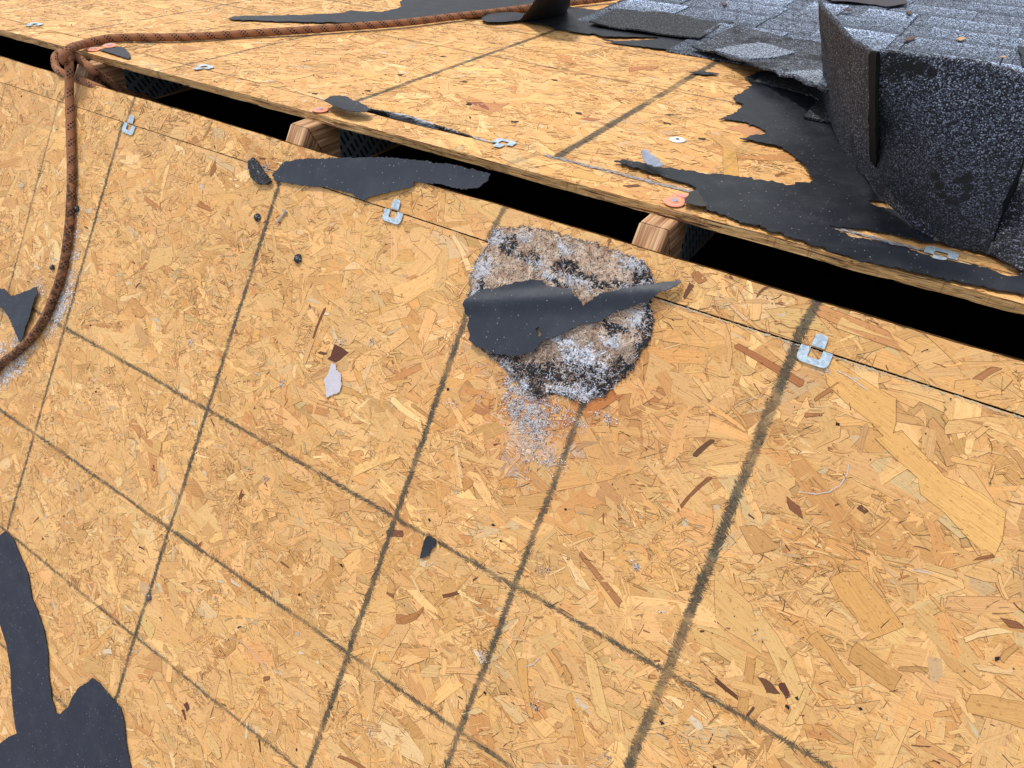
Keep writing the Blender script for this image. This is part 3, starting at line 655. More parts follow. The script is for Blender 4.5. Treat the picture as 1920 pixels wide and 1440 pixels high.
for q, r_, lab in (([(0.3905,-0.1266)], .007, 'small black asphalt crumb left of the loose nail'), ([(0.4986,-0.1647)], .0075, 'round black asphalt crumb in the open board right of the loose nail'), ([(-0.0613,-0.2296)], .006, 'black asphalt crumb touching the right side of the rope'), ([(-0.0848,-0.3527)], .005, 'round black asphalt crumb left of the rope')):
    Vc = []; n_ = 10
    for zi, (rr, zz) in enumerate(((1, 0.001), (.95, .003), (.6, .0055))):
        for k in range(n_):
            a = k/n_*math.tau; r2 = r_*rr*(1+.3*noise.noise(Vector((math.cos(a)*2, math.sin(a)*2, q[0][0]*9+zi*.4))))
            Vc.append((math.cos(a)*r2, math.sin(a)*r2, zz + .001*noise.noise(Vector((a, zi, q[0][1]*30)))))
    F = [(z*n_+k, z*n_+(k+1) % n_, (z+1)*n_+(k+1) % n_, (z+1)*n_+k) for z in range(2) for k in range(n_)] + [tuple(range(2*n_, 3*n_)), tuple(range(n_))[::-1]]
    tag(link('asphalt_crumb', pydata('asphalt_crumb', Vc, F), SH_DARK, mw=PN @ Matrix.Translation((q[0][0], q[0][1], 0))), lab, 'crumb', 'loose asphalt crumbs')

# far slope felt
S8 = [(0.9032,0.6113),(0.9285,0.5873),(0.9318,0.5564),(0.9309,0.5157),(0.9255,0.4923),(0.9365,0.4666),(0.9537,0.4575),(0.9588,0.4293),(0.9565,0.3766),(0.9485,0.3544),(0.97,0.3639),(0.991,0.3666),(1.0165,0.3544),(1.0345,0.3376),(1.0181,0.3109),(1.0061,0.2877),(1.025,0.2903),(1.0576,0.2893),(1.0835,0.2761),(1.1104,0.2401),(1.1293,0.2111),(1.1428,0.1871),(1.1258,0.1596),(1.1217,0.1544),(1.1108,0.1531),(1.094,0.1474),(1.0666,0.143),(1.0254,0.1335),(1.0154,0.1239),(0.9914,0.1226),(0.9577,0.1099),(0.9254,0.1103),(0.9007,0.1021),(0.8943,0.0901),(0.9095,0.0843),(0.9371,0.0855),(0.9619,0.0829),(0.9887,0.0778),(1.0146,0.075),(1.0248,0.0697),(1.0288,0.0561),(1.0333,0.0412),(1.05,0.024),(1.0573,0.016),(1.113,0.0056),(1.1644,0.0019),(1.2373,-0.0083),(1.2916,-0.0071),(1.342,0.0013),(1.3996,0.0133),(1.4368,0.0135),(1.5022,0.0086),(1.5352,0.0122),(1.556,0.0709),(1.5887,0.0711),(1.6207,0.1647),(1.5857,0.2518),(1.4264,0.4219),(1.1745,0.6911),(0.9988,0.8788),(0.939,0.7807)]
H8a = [(1.1937,0.0597),(1.22,0.0699),(1.2424,0.0773),(1.2769,0.0803),(1.2918,0.0763),(1.3096,0.0889),(1.3319,0.0874),(1.3587,0.088),(1.3875,0.0861),(1.3936,0.0634),(1.3852,0.0465),(1.3572,0.0489),(1.3368,0.0459),(1.3189,0.0406),(1.2997,0.0432),(1.2767,0.0483),(1.2473,0.0527),(1.2255,0.0453),(1.2097,0.049)]
H8b = [(1.2127,0.1622),(1.2271,0.1706),(1.2442,0.1711),(1.2608,0.1544),(1.2451,0.1525),(1.2277,0.1515)]
H8c = [(0.9245,0.4953),(0.9341,0.5065),(0.951,0.5076),(0.9628,0.4975),(0.951,0.4849)]
def lift8(x, y, dd):
    z = 0.0006
    if y < .02: z += 0
    return z + .0012*math.exp(-((y-.03)/.02)**2)*max(0, math.sin(x*9)) + .003*math.exp(-((y-.22-.1*(x-1))/.02)**2)
def clamp_tear(x, y, dd): return lift8(x, y, dd)
FELT_BIG = tag(sheet('felt_underlayment', PF, S8, FELT_FAR, seed=15, holes=[H8a, H8b], hf=clamp_tear, grid=.012, jag=.0034, step=.004, curl=.0015), 'big torn black felt sheet along the ridge under the upturned shingle flap', 'felt underlayment')
SC8 = [(1.0247,0.043),(1.0288,0.0561),(1.043,0.0383),(1.0578,0.0183),(1.0519,0.0122),(1.0322,0.0093),(1.0271,0.0249)]
tag(sheet('felt_scrap', PF, SC8, m_felt('felt_brownish', (.026, .024, .021), .5), seed=17, h0=.003, grid=.005, hf=lambda x, y, dd: .003), 'small brownish felt corner folded beside the pair of orange caps', 'felt scrap', 'felt scraps on the far slope')
S6 = [(0.4053,0.0265),(0.3983,0.042),(0.3978,0.0523),(0.4076,0.0596),(0.4278,0.0571),(0.4448,0.0492),(0.4572,0.0483),(0.4815,0.0431),(0.4943,0.0365),(0.4973,0.0259),(0.4897,0.0171),(0.4791,0.0092),(0.46,0.0078),(0.4415,0.0102),(0.4217,0.0185)]
tag(sheet('felt_scrap', PF, S6, FELT_FAR, seed=19, grid=.008, h0=.006, curl=.003, hf=lambda x, y, dd: .006), 'curled black felt scrap next to the single orange cap', 'felt scrap', 'felt scraps on the far slope')
S7 = [(-0.2085,0.0191),(-0.2086,0.0351),(-0.2022,0.0564),(-0.1856,0.0584),(-0.1407,0.0402),(-0.1102,0.0232),(-0.1038,0.0133),(-0.1396,0.0156),(-0.1755,0.0185)]
tag(sheet('felt_scrap', PF, S7, FELT_FAR, seed=21, grid=.008, h0=.002), 'black felt scrap held by two orange caps near the rope hitch', 'felt scrap', 'felt scraps on the far slope')
S9 = [(-0.2416,0.36),(-0.2485,0.3841),(-0.1765,0.4493),(-0.1271,0.5042),(-0.0811,0.5644),(-0.0826,0.6029),(-0.054,0.6099),(-0.0128,0.6353),(-0.0092,0.6867),(-0.0179,0.7131),(-0.0559,0.7516),(-0.0802,0.7952),(-0.2118,0.9936),(-0.4154,1.1996),(-0.5895,1.6196),(-0.369,1.5483),(-0.4437,2.0623),(-0.1288,1.8484),(0.0867,1.4938),(0.2533,1.0687),(0.2492,0.9385),(0.256,0.8764),(0.2249,0.8028),(0.2101,0.7442),(0.1271,0.6329),(0.0451,0.5386),(-0.0081,0.489),(-0.0876,0.4328),(-0.1522,0.3955),(-0.217,0.358)]
tag(sheet('felt_underlayment', PF, S9, FELT_FAR, seed=23, grid=.02, jag=.004, step=.01, h0=.002), 'black felt sheet on the far slope that the rope crosses at the top', 'felt underlayment')
S10 = [(0.2251,0.7186),(0.2117,0.7532),(0.2301,0.7835),(0.2573,0.8132),(0.2844,0.8193),(0.3036,0.7964),(0.3124,0.7589),(0.2924,0.714),(0.2631,0.6907),(0.2436,0.6967)]
tag(sheet('felt_scrap', PF, S10, FELT_FAR, seed=25, grid=.012, h0=.006, hf=lambda x, y, dd: .006*(1-math.exp(-dd/.01))), 'rolled tongue of black felt below the rope at the foot of the standing flap', 'felt scrap', 'felt scraps on the far slope')
S11 = [(0.3032,0.7662),(0.2932,0.842),(0.3086,0.9781),(0.3935,0.9875),(0.3846,1.1574),(0.3179,1.3811),(0.8347,1.8134),(1.0139,1.0028),(0.8839,0.7485),(0.7854,0.7409),(0.7323,0.7271),(0.6654,0.7144),(0.5811,0.707),(0.5497,0.7126),(0.5838,0.7272),(0.6189,0.7607),(0.6435,0.8046),(0.6344,0.8163),(0.6061,0.7878),(0.5429,0.7382),(0.5044,0.7527),(0.5036,0.7391),(0.4561,0.7408),(0.4112,0.7456),(0.3513,0.7609)]
tag(sheet('felt_underlayment', PF, S11, FELT_FAR, seed=27, grid=.02, jag=.003, step=.008, h0=.002, curl=.002), 'black felt sheet showing below the torn edge of the shingle courses', 'felt underlayment')
S12 = [(0.8019,0.5885),(0.8229,0.6091),(0.8532,0.6138),(0.8534,0.6048),(0.8369,0.5923),(0.8177,0.5867)]
tag(sheet('felt_scrap', PF, S12, FELT_FAR, seed=29, grid=.012, jag=.002, h0=.002), 'thin black felt sliver on the far board below the torn shingle edge', 'felt scrap', 'felt scraps on the far slope')
S14 = [(0.9272,0.4821),(0.9295,0.503),(0.9428,0.5091),(0.9561,0.5038),(0.9646,0.4951),(0.954,0.4871),(0.9545,0.469),(0.942,0.467)]
# standing flap of felt at the top
bl = [(0.3025,0.7462,-0.3415),(0.3155,0.7555,-0.3462),(0.3292,0.7785,-0.3579),(0.342,0.8147,-0.3762),(0.3438,0.8577,-0.398),(0.3327,0.9078,-0.4233)]
tl = [(0.4002,0.7,-0.2437),(0.4253,0.7,-0.2172),(0.4391,0.71,-0.2008),(0.4575,0.72,-0.1983),(0.4617,0.74,-0.2133),(0.4564,0.76,-0.2392)]
def ruled(name, cols, mats, thick, mat_off=0, seed=1, amp=.004):
    """cols: list of lists of 3-D points bottom→top, smooth sheet through them"""
    nc, nr = len(cols), len(cols[0])
    def cr(p0, p1, p2, p3, t):
        return .5*((2*p1)+(-p0+p2)*t+(2*p0-5*p1+4*p2-p3)*t*t+(-p0+3*p1-3*p2+p3)*t**3)
    def dense(P, k):
        P = [Vector(p) for p in P]; o = []
        for i in range(len(P)-1):
            for q in range(k):
                o.append(cr(P[max(i-1, 0)], P[i], P[i+1], P[min(i+2, len(P)-1)], q/k))
        return o + [P[-1]]
    C2 = [dense(c, 6) for c in cols]
    R2 = list(zip(*[dense([c[j] for c in C2], 6) for j in range(len(C2[0]))]))   # R2[i][j]
    nx, ny = len(R2), len(R2[0]); bp = R2[0][0]
    V = []
    for i in range(nx):
        for j in range(ny):
            p = R2[i][j]; e = Vector((noise.noise(p*18+Vector((seed, 0, 0))), noise.noise(p*18+Vector((0, seed, 9))), noise.noise(p*18+Vector((0, 5, seed)))))*amp
            if j == 0: e *= .2
            rag = Vector((noise.noise(p*210), noise.noise(p*190+Vector((3, 3, 3))), noise.noise(p*230+Vector((7, 1, 2)))))*.0018 if (i in (0, nx-1) or j in (0, ny-1)) else Vector((0, 0, 0))
            V.append(p+e+rag-bp)
    F = [(i*ny+j, (i+1)*ny+j, (i+1)*ny+j+1, i*ny+j+1) for i in range(nx-1) for j in range(ny-1)]
    me = pydata(name, V, F, True)
    o = link(name, me, mats, mw=Matrix.Translation(bp))
    s = o.modifiers.new('thickness', 'SOLIDIFY'); s.thickness = thick; s.offset = 0
    if mat_off: s.material_offset = mat_off
    return o
cols = []
for a, b in zip(bl, tl):
    a, b = Vector(a), Vector(b); mid = a.lerp(b, .4) + Vector((0, .006, -.004))
    cols.append([a, mid, b])
tag(ruled('felt_flap', cols, FELT_BACK, .0012, amp=.003), 'dark felt flap standing upright across the rope at the top', 'felt flap')

# ------------------------------------------------------------------ shingle courses still on the far slope
def shingle(x0, x1, T, EX, tabs, lift=0.0, head=.15):
    """asphalt shingle: backing strip + raised tabs; near end at T-head, butt at T+EX"""
    V, F, tint = [], [], []
    def hz(y): return .003 + .0064*(y-(T-.15))/(EX+.15)
    BAND = (.55, .62, .9, 1.0, 1.08, 1.3)                  # printed head band with course shadow painted in, worn butt edge painted lit
    def slab(a, b, y0, y1, up, col, ny=6):
        k = len(V)
        xs = [a, b]
        for j in range(ny+1):
            y = y0+(y1-y0)*j/ny
            for x in xs:
                jx = .0012*noise.noise(Vector((x*40, y*90, 3))); jy = (.0016*noise.noise(Vector((x*120, T*31, 5))) if j in (0, ny) else 0)
                V.append((x+jx, y+jy, hz(y)+up+lift*0)); V.append((x+jx, y+jy, max(hz(y)+up-.0028, .0006)))
        for j in range(ny):
            q = k+j*4
            for f in ((q, q+2, q+6, q+4), (q+1, q+5, q+7, q+3), (q, q+4, q+5, q+1), (q+2, q+3, q+7, q+6)):
                F.append(f); tint.append(tuple(c_i*BAND[j] for c_i in col) if up else (col if y0+(y1-y0)*(j+.5)/ny > T+.03 else tuple(c_i*.6 for c_i in col)))  # backing darkened at its head as painted course shade
        e = k+ny*4
        F.append((k, k+1, k+3, k+2)); tint.append(col); F.append((e, e+2, e+3, e+1)); tint.append(col)
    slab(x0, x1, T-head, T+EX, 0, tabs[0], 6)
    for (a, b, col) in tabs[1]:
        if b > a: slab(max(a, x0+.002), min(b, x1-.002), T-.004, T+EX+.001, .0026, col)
    bx, by = x0, T
    V = [(v[0]-bx, v[1]-by, v[2]) for v in V]
    me = pydata('shingle', V, F)
    a = me.attributes.new('tint', 'FLOAT_COLOR', 'CORNER')
    a.data.foreach_set('color', np.repeat(np.c_[np.array(tint), np.ones(len(tint))], 4, 0).astype(np.float32).ravel())
    return link('shingle', me, SH_FIELD, mw=PF @ Matrix.Translation((bx, by, 0)))
EX = .1375
rs = random.Random(5)
courses = [(.865, .70), (1.0025, .405), (1.14, .395), (1.2775, .38), (1.415, .30), (1.5525, .2), (1.69, .1), (1.8275, 0.0), (1.965, -.1), (2.1025, -.2)]
NUM = 0
for ci, (T, xl) in enumerate(courses):
    x = xl; first = True
    while x < 2.5:
        L = rs.choice([.42, .7, 1.0]) if first else 1.0
        x1 = min(x+L, 2.55)
        tabs = []; xx = x + rs.uniform(0, .04)
        while xx < x1-.03:
            wdt = rs.choice([.09, .12, .16, .2]); g = rs.uniform(.85, 1.05) if rs.random() < .8 else rs.uniform(1.15, 1.35)
            if xx < 1.0 and T < 1.4: g = rs.choice([.8, 1.0, 1.45, 1.6])
            tabs.append((xx, min(xx+wdt, x1), (g*.95, g*1.0, g*1.09))); xx += wdt + rs.choice([.05, .09, .13])
        b = rs.uniform(.6, .85)
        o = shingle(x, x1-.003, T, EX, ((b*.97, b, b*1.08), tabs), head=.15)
        row = ['first', 'second', 'third', 'fourth', 'fifth', 'sixth', 'seventh', 'eighth', 'ninth', 'tenth'][ci]
        NTH = 0 if first else NTH+1
        col_ = ('torn left end piece', 'second from left', 'third from left', 'fourth from left', 'far right piece')[min(NTH, 4)]
        tag(o, f'grey granulated shingle, {col_}, in the {row} course from the ridge', 'shingle', 'shingles still laid on the far slope')
        x = x1; first = False; NUM += 1
# torn pieces below the courses
P1 = [(0.4566,0.8233),(0.4514,0.8919),(0.4374,0.99),(0.4934,1.027),(0.6165,1.0391),(0.7305,1.0409),(0.721,0.9771),(0.7267,0.9277),(0.726,0.8322),(0.7147,0.8295),(0.5929,0.8158),(0.4865,0.8121)]
tag(sheet('torn_shingle', PF, P1, SH_DARK, seed=31, thick=.003, grid=.015, h0=.006, jag=.0012, step=.006, curl=.004), 'dark flat torn shingle strip on felt in front of the courses', 'shingle')
P2 = [(0.7464,0.7391,0.006),(0.7575,0.794,0.008),(0.7518,0.8883,0.01),(0.7628,0.9779,0.012),(0.8646,0.9042,0.016),(0.9776,0.8759,0.02),(1.0733,0.7808,0.03),(1.1534,0.4436,0.05),(1.0793,0.4366,0.045),(1.0253,0.5002,0.038),(0.9733,0.5542,0.03),(0.9177,0.607,0.022),(0.8312,0.6873,0.012)]
hp = [(p[0], p[1], p[2]) for p in P2]
def idw(x, y, dd):
    s = w_ = 0
    for a, b, h in hp:
        q = 1/(((x-a)**2+(y-b)**2)**1.5+1e-7); s += q*h; w_ += q
    return s/w_
tag(sheet('torn_shingle', PF, P2, m_granule('shingle_granules_mixed', [(0, (.015, .017, .022)), (.3, (.05, .056, .07)), (.6, (.11, .125, .16)), (.83, (.24, .27, .33)), (.95, (.45, .49, .55))], 420, barelim=.44, barescale=11), seed=33, thick=.003, grid=.014, h0=.003, hf=idw, jag=.003, step=.006, curl=.0, wave=.002), 'lifted torn shingle with ragged diagonal edge casting shade on the board', 'shingle')
for i, (pts, lab) in enumerate((([(0.8035,0.7075,0.018),(0.8162,0.7556,0.018),(0.8576,0.8162,0.018),(0.8813,0.812,0.018),(0.9532,0.744,0.026),(0.9364,0.6959,0.026),(0.9001,0.6448,0.022),(0.8601,0.6785,0.018)], 'pale grey tab on the left of the lifted torn shingle'), ([(0.9881,0.5429,0.04),(1.0059,0.5777,0.04),(1.0408,0.613,0.04),(1.0849,0.4488,0.052),(1.0629,0.4719,0.048)], 'pale grey tab at the right end of the lifted torn shingle'))):
    q = [(p[0], p[1], p[2]) for p in pts]
    def hq(x, y, dd, q=q):
        return idw(x, y, dd) + .0032
    o = sheet('shingle_tab', PF, pts, m_granule('shingle_granules_pale_%d' % i, [(0, (.11, .13, .17)), (.25, (.25, .295, .37)), (.55, (.41, .475, .57)), (.85, (.60, .67, .76))], 460, barelim=.2), seed=40+i, thick=.0028, grid=.014, h0=.003, hf=hq, jag=.001, step=.006, curl=0, wave=.002)
    tag(o, lab, 'shingle tab')
P3 = [(1.0608,0.4344),(1.0564,0.4986),(1.0553,0.5898),(1.1101,0.5672),(1.1415,0.4254),(1.1064,0.4363)]
tag(sheet('torn_shingle', PF, P3, SH_DARK, seed=35, thick=.003, grid=.01, h0=.004, jag=.001), 'dark triangular shingle corner sticking out left of the upturned flap', 'shingle')
P4 = [(0.9293,0.5879),(0.9295,0.6402),(0.9892,0.6767),(1.0563,0.6423),(1.0982,0.5055),(1.0386,0.5657),(0.987,0.5819)]
tag(sheet('torn_shingle', PF, P4, SH_DARK, seed=36, thick=.003, grid=.012, h0=.004, jag=.001), 'dark shingle strip in the shade below the lifted torn shingle', 'shingle')

# upturned flap of shingles: bottom edge lies on the felt, sheet curls upright, seen from its granulated face
def flap(name, bot, top, lean, mats, label, toe=.02, thick=.004, seed=3, amp=.005):
    cs = []
    for b, t_ in zip(bot, top):
        b, t_ = Vector(b), Vector(t_)
        n = Vector((0, ST, CT))
        d_ = t_-b
        cs.append([b, b + d_*.12 + Vector((0, toe*.6, -.3*toe)), b + d_*.32 + Vector((0, toe, -.25*toe)), b + d_*.65 + Vector((0, toe*.55, -.1*toe)), t_])
    o = ruled(name, cs, mats, thick, seed=seed, amp=amp)
    tag(o, label, 'shingle flap')
    return o
wing_b = [(1.0603,0.5733,-0.245),(1.1101,0.444,-0.1818),(1.1624,0.3338,-0.1283),(1.2156,0.2505,-0.0861),(1.2644,0.1829,-0.053),(1.3017,0.1535,-0.0392)]
wing_t = [(1.0301,0.56,-0.0622),(1.0746,0.47,-0.0183),(1.1165,0.4,0.01),(1.15,0.34,0.0437),(1.1756,0.3,0.0657),(1.204,0.28,0.0696)]
flap('shingle_flap', wing_b, wing_t, 0, SH_WING, 'brownish grey folded wing on the left of the upturned shingle flap', toe=.004, seed=4, amp=.003)
main_b = [(1.2157,0.2227,-0.0227),(1.234,0.2056,-0.032),(1.2672,0.1818,-0.0356),(1.3091,0.1477,-0.0352),(1.3341,0.1411,-0.0318),(1.3575,0.1456,-0.0308)]
main_t = [(1.1888,0.2,0.1508),(1.1992,0.2,0.1521),(1.2201,0.205,0.1496),(1.2475,0.21,0.1465),(1.2829,0.22,0.1386),(1.34,0.225,0.1289)]
MAIN = flap('shingle_flap', main_b, main_t, 0, SH_FLAP, 'big upturned shingle flap with coarse white and black granules', toe=.006, seed=7, amp=.0035)
shade_f = [(1.2146,0.2262,-0.0256)] + [(1.2079,0.19,0.0661),(1.1965,0.194,0.1166),(1.1882,0.2005,0.1504)]
shade_b = [(1.1975,0.2866,-0.0775)] + [(1.1917,0.25,0.0113),(1.1787,0.26,0.0588),(1.1698,0.27,0.094)]
cs = [[Vector(p_) for p_ in shade_b], [Vector(a_).lerp(Vector(b_), .5) for a_, b_ in zip(shade_b, shade_f)], [Vector(p_) for p_ in shade_f]]
shade_strip = ruled('gap_shade_strip', cs, GAP_SHADE, .003, seed=5, amp=.001)  # dark strip added where the gap next to the wing is only shade
shade_strip.parent = MAIN; shade_strip.matrix_parent_inverse = Matrix.Identity(4); shade_strip.matrix_world = Matrix.Translation(cs[0][0])
shade_strip.location = cs[0][0] - MAIN.location
shade_f = [(1.3552,0.16,-0.0302),(1.3517,0.185,-0.0062),(1.3467,0.2,0.0336),(1.3416,0.207,0.077)]
shade_b = [(1.3612,0.175,-0.0414),(1.36,0.205,-0.0248),(1.3554,0.23,0.0067),(1.3503,0.245,0.0447)]
cs = [[Vector(p_) for p_ in shade_f], [Vector(a_).lerp(Vector(b_), .5) for a_, b_ in zip(shade_b, shade_f)], [Vector(p_) for p_ in shade_b]]
shade_strip = ruled('gap_shade_strip', cs, GAP_SHADE, .003, seed=6, amp=.001)  # dark strip added for the shaded slit at the right side
shade_strip.parent = MAIN; shade_strip.matrix_parent_inverse = Matrix.Identity(4)
shade_strip.location = cs[0][0] - MAIN.location
right_b = [(1.3636,0.1494,-0.0383),(1.3865,0.1278,-0.024),(1.4212,0.1214,-0.0207),(1.461,0.1116,-0.0158),(1.5176,0.1074,-0.0136),(1.5604,0.1187,-0.0126)]
right_t = [(1.3359,0.285,0.0045),(1.362,0.28,0.0083),(1.393,0.27,0.0123),(1.4289,0.27,0.0074),(1.4911,0.26,-0.0035),(1.5733,0.24,-0.0477)]
flap('shingle_flap', right_b, right_t, 0, SH_WING, 'second upturned shingle flap cut off by the right edge of the photo', toe=.006, seed=9, amp=.003)

# ------------------------------------------------------------------ small fixings
def disc_prof(prof, n=24):
    V, F = [], []
    for r, z in prof:
        for k in range(n):
            a = k/n*math.tau; V.append((r*math.cos(a), r*math.sin(a), z))
    for i in range(len(prof)-1):
        for k in range(n): F.append((i*n+k, i*n+(k+1) % n, (i+1)*n+(k+1) % n, (i+1)*n+k))
    F.append(tuple(range((len(prof)-1)*n, len(prof)*n)))
    return V, F
def cap_nail(P, x, y, h, tilt, label, head=True):
    t = empty('cap_nail', P @ Matrix.Translation((x, y, h)) @ Matrix.Rotation(tilt[0], 4, 'X') @ Matrix.Rotation(tilt[1], 4, 'Y'))
    tag(t, label, 'cap nail', 'orange plastic cap nails')
    V, F = disc_prof([(.0130, 0), (.0134, .0006), (.0131, .0012), (.0112, .0014), (.0105, .0011), (.0062, .0012), (.0055, .0022), (.0005, .0023)])
    link('cap', pydata('cap', V, F, False), ORANGE, t)
    if head:
        V, F = disc_prof([(.0040, .0022), (.0043, .0027), (.0038, .0032), (.0005, .0034)], 16)
        link('nail_head', pydata('nail_head', V, F, False), STEEL, t)
    else:                                   # embossed arrow mark on the cap
        V = [(-.006, -.001, .0028), (.001, -.001, .0028), (.001, -.003, .0028), (.006, 0, .0028), (.001, .003, .0028), (.001, .001, .0028), (-.006, .001, .0028)]
        link('emboss_mark', pydata('emboss_mark', V, [tuple(range(7))]), m_plain('cap_marking', (.55, .25, .3), .5), t)
a = [(1.0163,0.0152),(1.017,0.0355),(0.4056,0.0132),(-0.2234,0.0182),(-0.2144,0.0469)]
cap_nail(PF, *a[0], .0022, (.05, .05), 'orange cap with a bright nail head, the nearer of the pair by the big felt')
cap_nail(PF, *a[1], .0004, (0, -.03), 'orange cap half hidden under the one with the bright nail head', head=False)
cap_nail(PF, *a[2], .0015, (-.03, .04), 'single orange cap on the far lip beside a curled felt scrap')
cap_nail(PF, *a[3], .0012, (0, .05), 'orange cap nearest the rope hitch on the far lip')
cap_nail(PF, *a[4], .004, (.06, .05), 'orange cap on the black felt scrap near the rope hitch')
q = [(0.9298,0.2316)][0]
t = empty('washer_nail', PF @ Matrix.Translation((q[0], q[1], .0004)))
tag(t, 'white metal washer nail on the bare far board', 'washer')
V, F = disc_prof([(.0118, 0), (.0121, .0006), (.0112, .0011), (.004, .0016), (.0033, .0012)])
link('washer', pydata('washer', V, F), WHITE_METAL, t)
V, F = disc_prof([(.0030, .0012), (.0028, .0020), (.0004, .0021)], 14)
link('nail_head', pydata('nail_head', V, F), RUST, t)

def h_clip(P, x, y, flip, rot, label):
    """panel edge clip: U on the wide board, tongue on the ridge strip; local +y points from strip to wide board"""
    t = P @ Matrix.Translation((x, y, .0006)) @ Matrix.Rotation(rot + (math.pi if flip else 0), 4, 'Z')
    def rnd(c, r, a0, a1, n=4): return [(c[0]+r*math.cos(a0+(a1-a0)*i/n), c[1]+r*math.sin(a0+(a1-a0)*i/n)) for i in range(n+1)]
    H = math.pi/2
    Upoly = [(-.017, .0008), (-.0066, .0008), (-.0066, .0095)] + rnd((-.0046, .0095), .002, 2*H, H)[1:] + rnd((.0046, .0095), .002, H, 0) + [(.0066, .0008), (.017, .0008), (.017, .012)] + rnd((.0105, .012), .0065, 0, H) + rnd((-.0105, .012), .0065, H, 2*H)
    tong = [(-.0068, -.0012), (-.0068, -.0115)] + rnd((-.0028, -.0115), .004, 2*H, 3*H)[1:] + rnd((.0028, -.0115), .004, 3*H, 4*H) + [(.0068, -.0012)]
    root = empty('panel_clip', t); tag(root, label, 'panel clip', 'metal panel clips in the seams')
    for nm, poly, zz in (('loop', Upoly, .0), ('tongue', tong, .0004)):
        vo, eo, fo, *_ = delaunay_2d_cdt([Vector(v) for v in poly], [(i, (i+1) % len(poly)) for i in range(len(poly))], [], 0, 1e-8)
        vo = np.array([tuple(v) for v in vo]); F = np.array([f for f in fo]); c = vo[F].mean(1); F = F[inpoly(c[:, 0], c[:, 1], poly)]
        a_, b_, c2 = vo[F[:, 0]], vo[F[:, 1]], vo[F[:, 2]]
        ar = (b_[:, 0]-a_[:, 0])*(c2[:, 1]-a_[:, 1])-(b_[:, 1]-a_[:, 1])*(c2[:, 0]-a_[:, 0])
        F[ar < 0] = F[ar < 0][:, ::-1]
        me = pydata(nm, [(v[0], v[1], zz + .0006*abs(v[1])/.02) for v in vo], F)
        o = link(nm, me, ZINC, root); s = o.modifiers.new('thickness', 'SOLIDIFY'); s.thickness = .0011; s.offset = 1
        b = o.modifiers.new('bevel', 'BEVEL'); b.width = .0003; b.segments = 2
    return root
cl = [(0.0192,-0.0561),(0.6436,-0.0548),(1.2393,-0.0529)]
h_clip(PN, cl[0][0], near_seam_u(cl[0][0]), True, -.05, 'bright metal clip in the near seam to the right of the rope')
h_clip(PN, cl[1][0], near_seam_u(cl[1][0]), True, .02, 'bright metal clip in the near seam under the long felt scrap')
h_clip(PN, cl[2][0], near_seam_u(cl[2][0]), True, .0, 'bright metal clip in the near seam right of the rotted patch')
cl = [(-0.5233,0.0584),(0.0522,0.0617),(0.7277,0.0582),(1.3152,0.0679)]
h_clip(PF, cl[0][0], far_seam_n(cl[0][0])+.001, False, .2, 'dull metal clip in the far seam at the upper left corner')
h_clip(PF, cl[1][0], far_seam_n(cl[1][0])+.001, False, .0, 'dull metal clip in the far seam between the rope and the single cap')
h_clip(PF, cl[2][0], far_seam_n(cl[2][0])+.001, False, .05, 'metal clip at the right end of the open gap in the far seam')
h_clip(PF, cl[3][0], far_seam_n(cl[3][0])-.004, False, .0, 'metal clip showing through the tear in the big felt sheet')

def tube(path, r, n=8):
    P = [Vector(p) for p in path]; V, F = [], []
    for i, p in enumerate(P):
        d_ = (P[min(i+1, len(P)-1)]-P[max(i-1, 0)]).normalized(); s_ = d_.cross(Vector((0, 0, 1)));  s_ = s_.normalized() if s_.length > 1e-4 else Vector((1, 0, 0)); u_ = s_.cross(d_)
        rr = r[i] if isinstance(r, (list, tuple)) else r
        for k in range(n): V.append(p + (s_*math.cos(k/n*math.tau)+u_*math.sin(k/n*math.tau))*rr)
    for i in range(len(P)-1):
        for k in range(n): F.append((i*n+k, i*n+(k+1) % n, (i+1)*n+(k+1) % n, (i+1)*n+k))
    F += [tuple(range(n))[::-1], tuple(range((len(P)-1)*n, len(P)*n))]
    return V, F
na, nb_ = [(0.4446,-0.1027),(0.4331,-0.1285)]
t = empty('loose_nail', PN @ Matrix.Translation((na[0], na[1], .002)) @ Matrix.Rotation(math.atan2(nb_[1]-na[1], nb_[0]-na[0]), 4, 'Z'))
tag(t, 'loose grey roofing nail lying near the second grid line', 'nail')
V, F = tube([(0, 0, 0), (.012, 0, 0), (.021, 0, 0), (.026, 0, 0)], [.0014, .0014, .0014, .0003]); link('shank', pydata('shank', V, F), STEEL, t)
V, F = tube([(-.0012, 0, 0), (-.0002, 0, 0)], [.0036, .0036], 14); link('head', pydata('head', V, F), STEEL, t)
q = [(0.4128,-0.7886)][0]
V, F = disc_prof([(.0058, .0004), (.0060, .0022), (.0045, .0040), (.002, .0050), (.0004, .0052)], 18)
tag(link('nail_head', pydata('nail_head', V, F, True), RUST, mw=PN @ Matrix.Translation((q[0], q[1], 0))), 'shiny dark raised nail head on the leftmost long grid line', 'nail')
q = [(1.2935,0.9631,0.01)][0]
t = empty('roofing_nail', PF @ Matrix.Translation((q[0], q[1], .010)))
tag(t, 'rusty nail standing up out of the shingles behind the flap', 'nail')
V, F = tube([(0, 0, 0), (0, 0, .020)], .0018); link('shank', pydata('shank', V, F), RUST, t)
V, F = disc_prof([(.006, .020), (.006, .0215), (.0005, .022)], 16); link('head', pydata('head', V, F), TAN_CHIP, t)

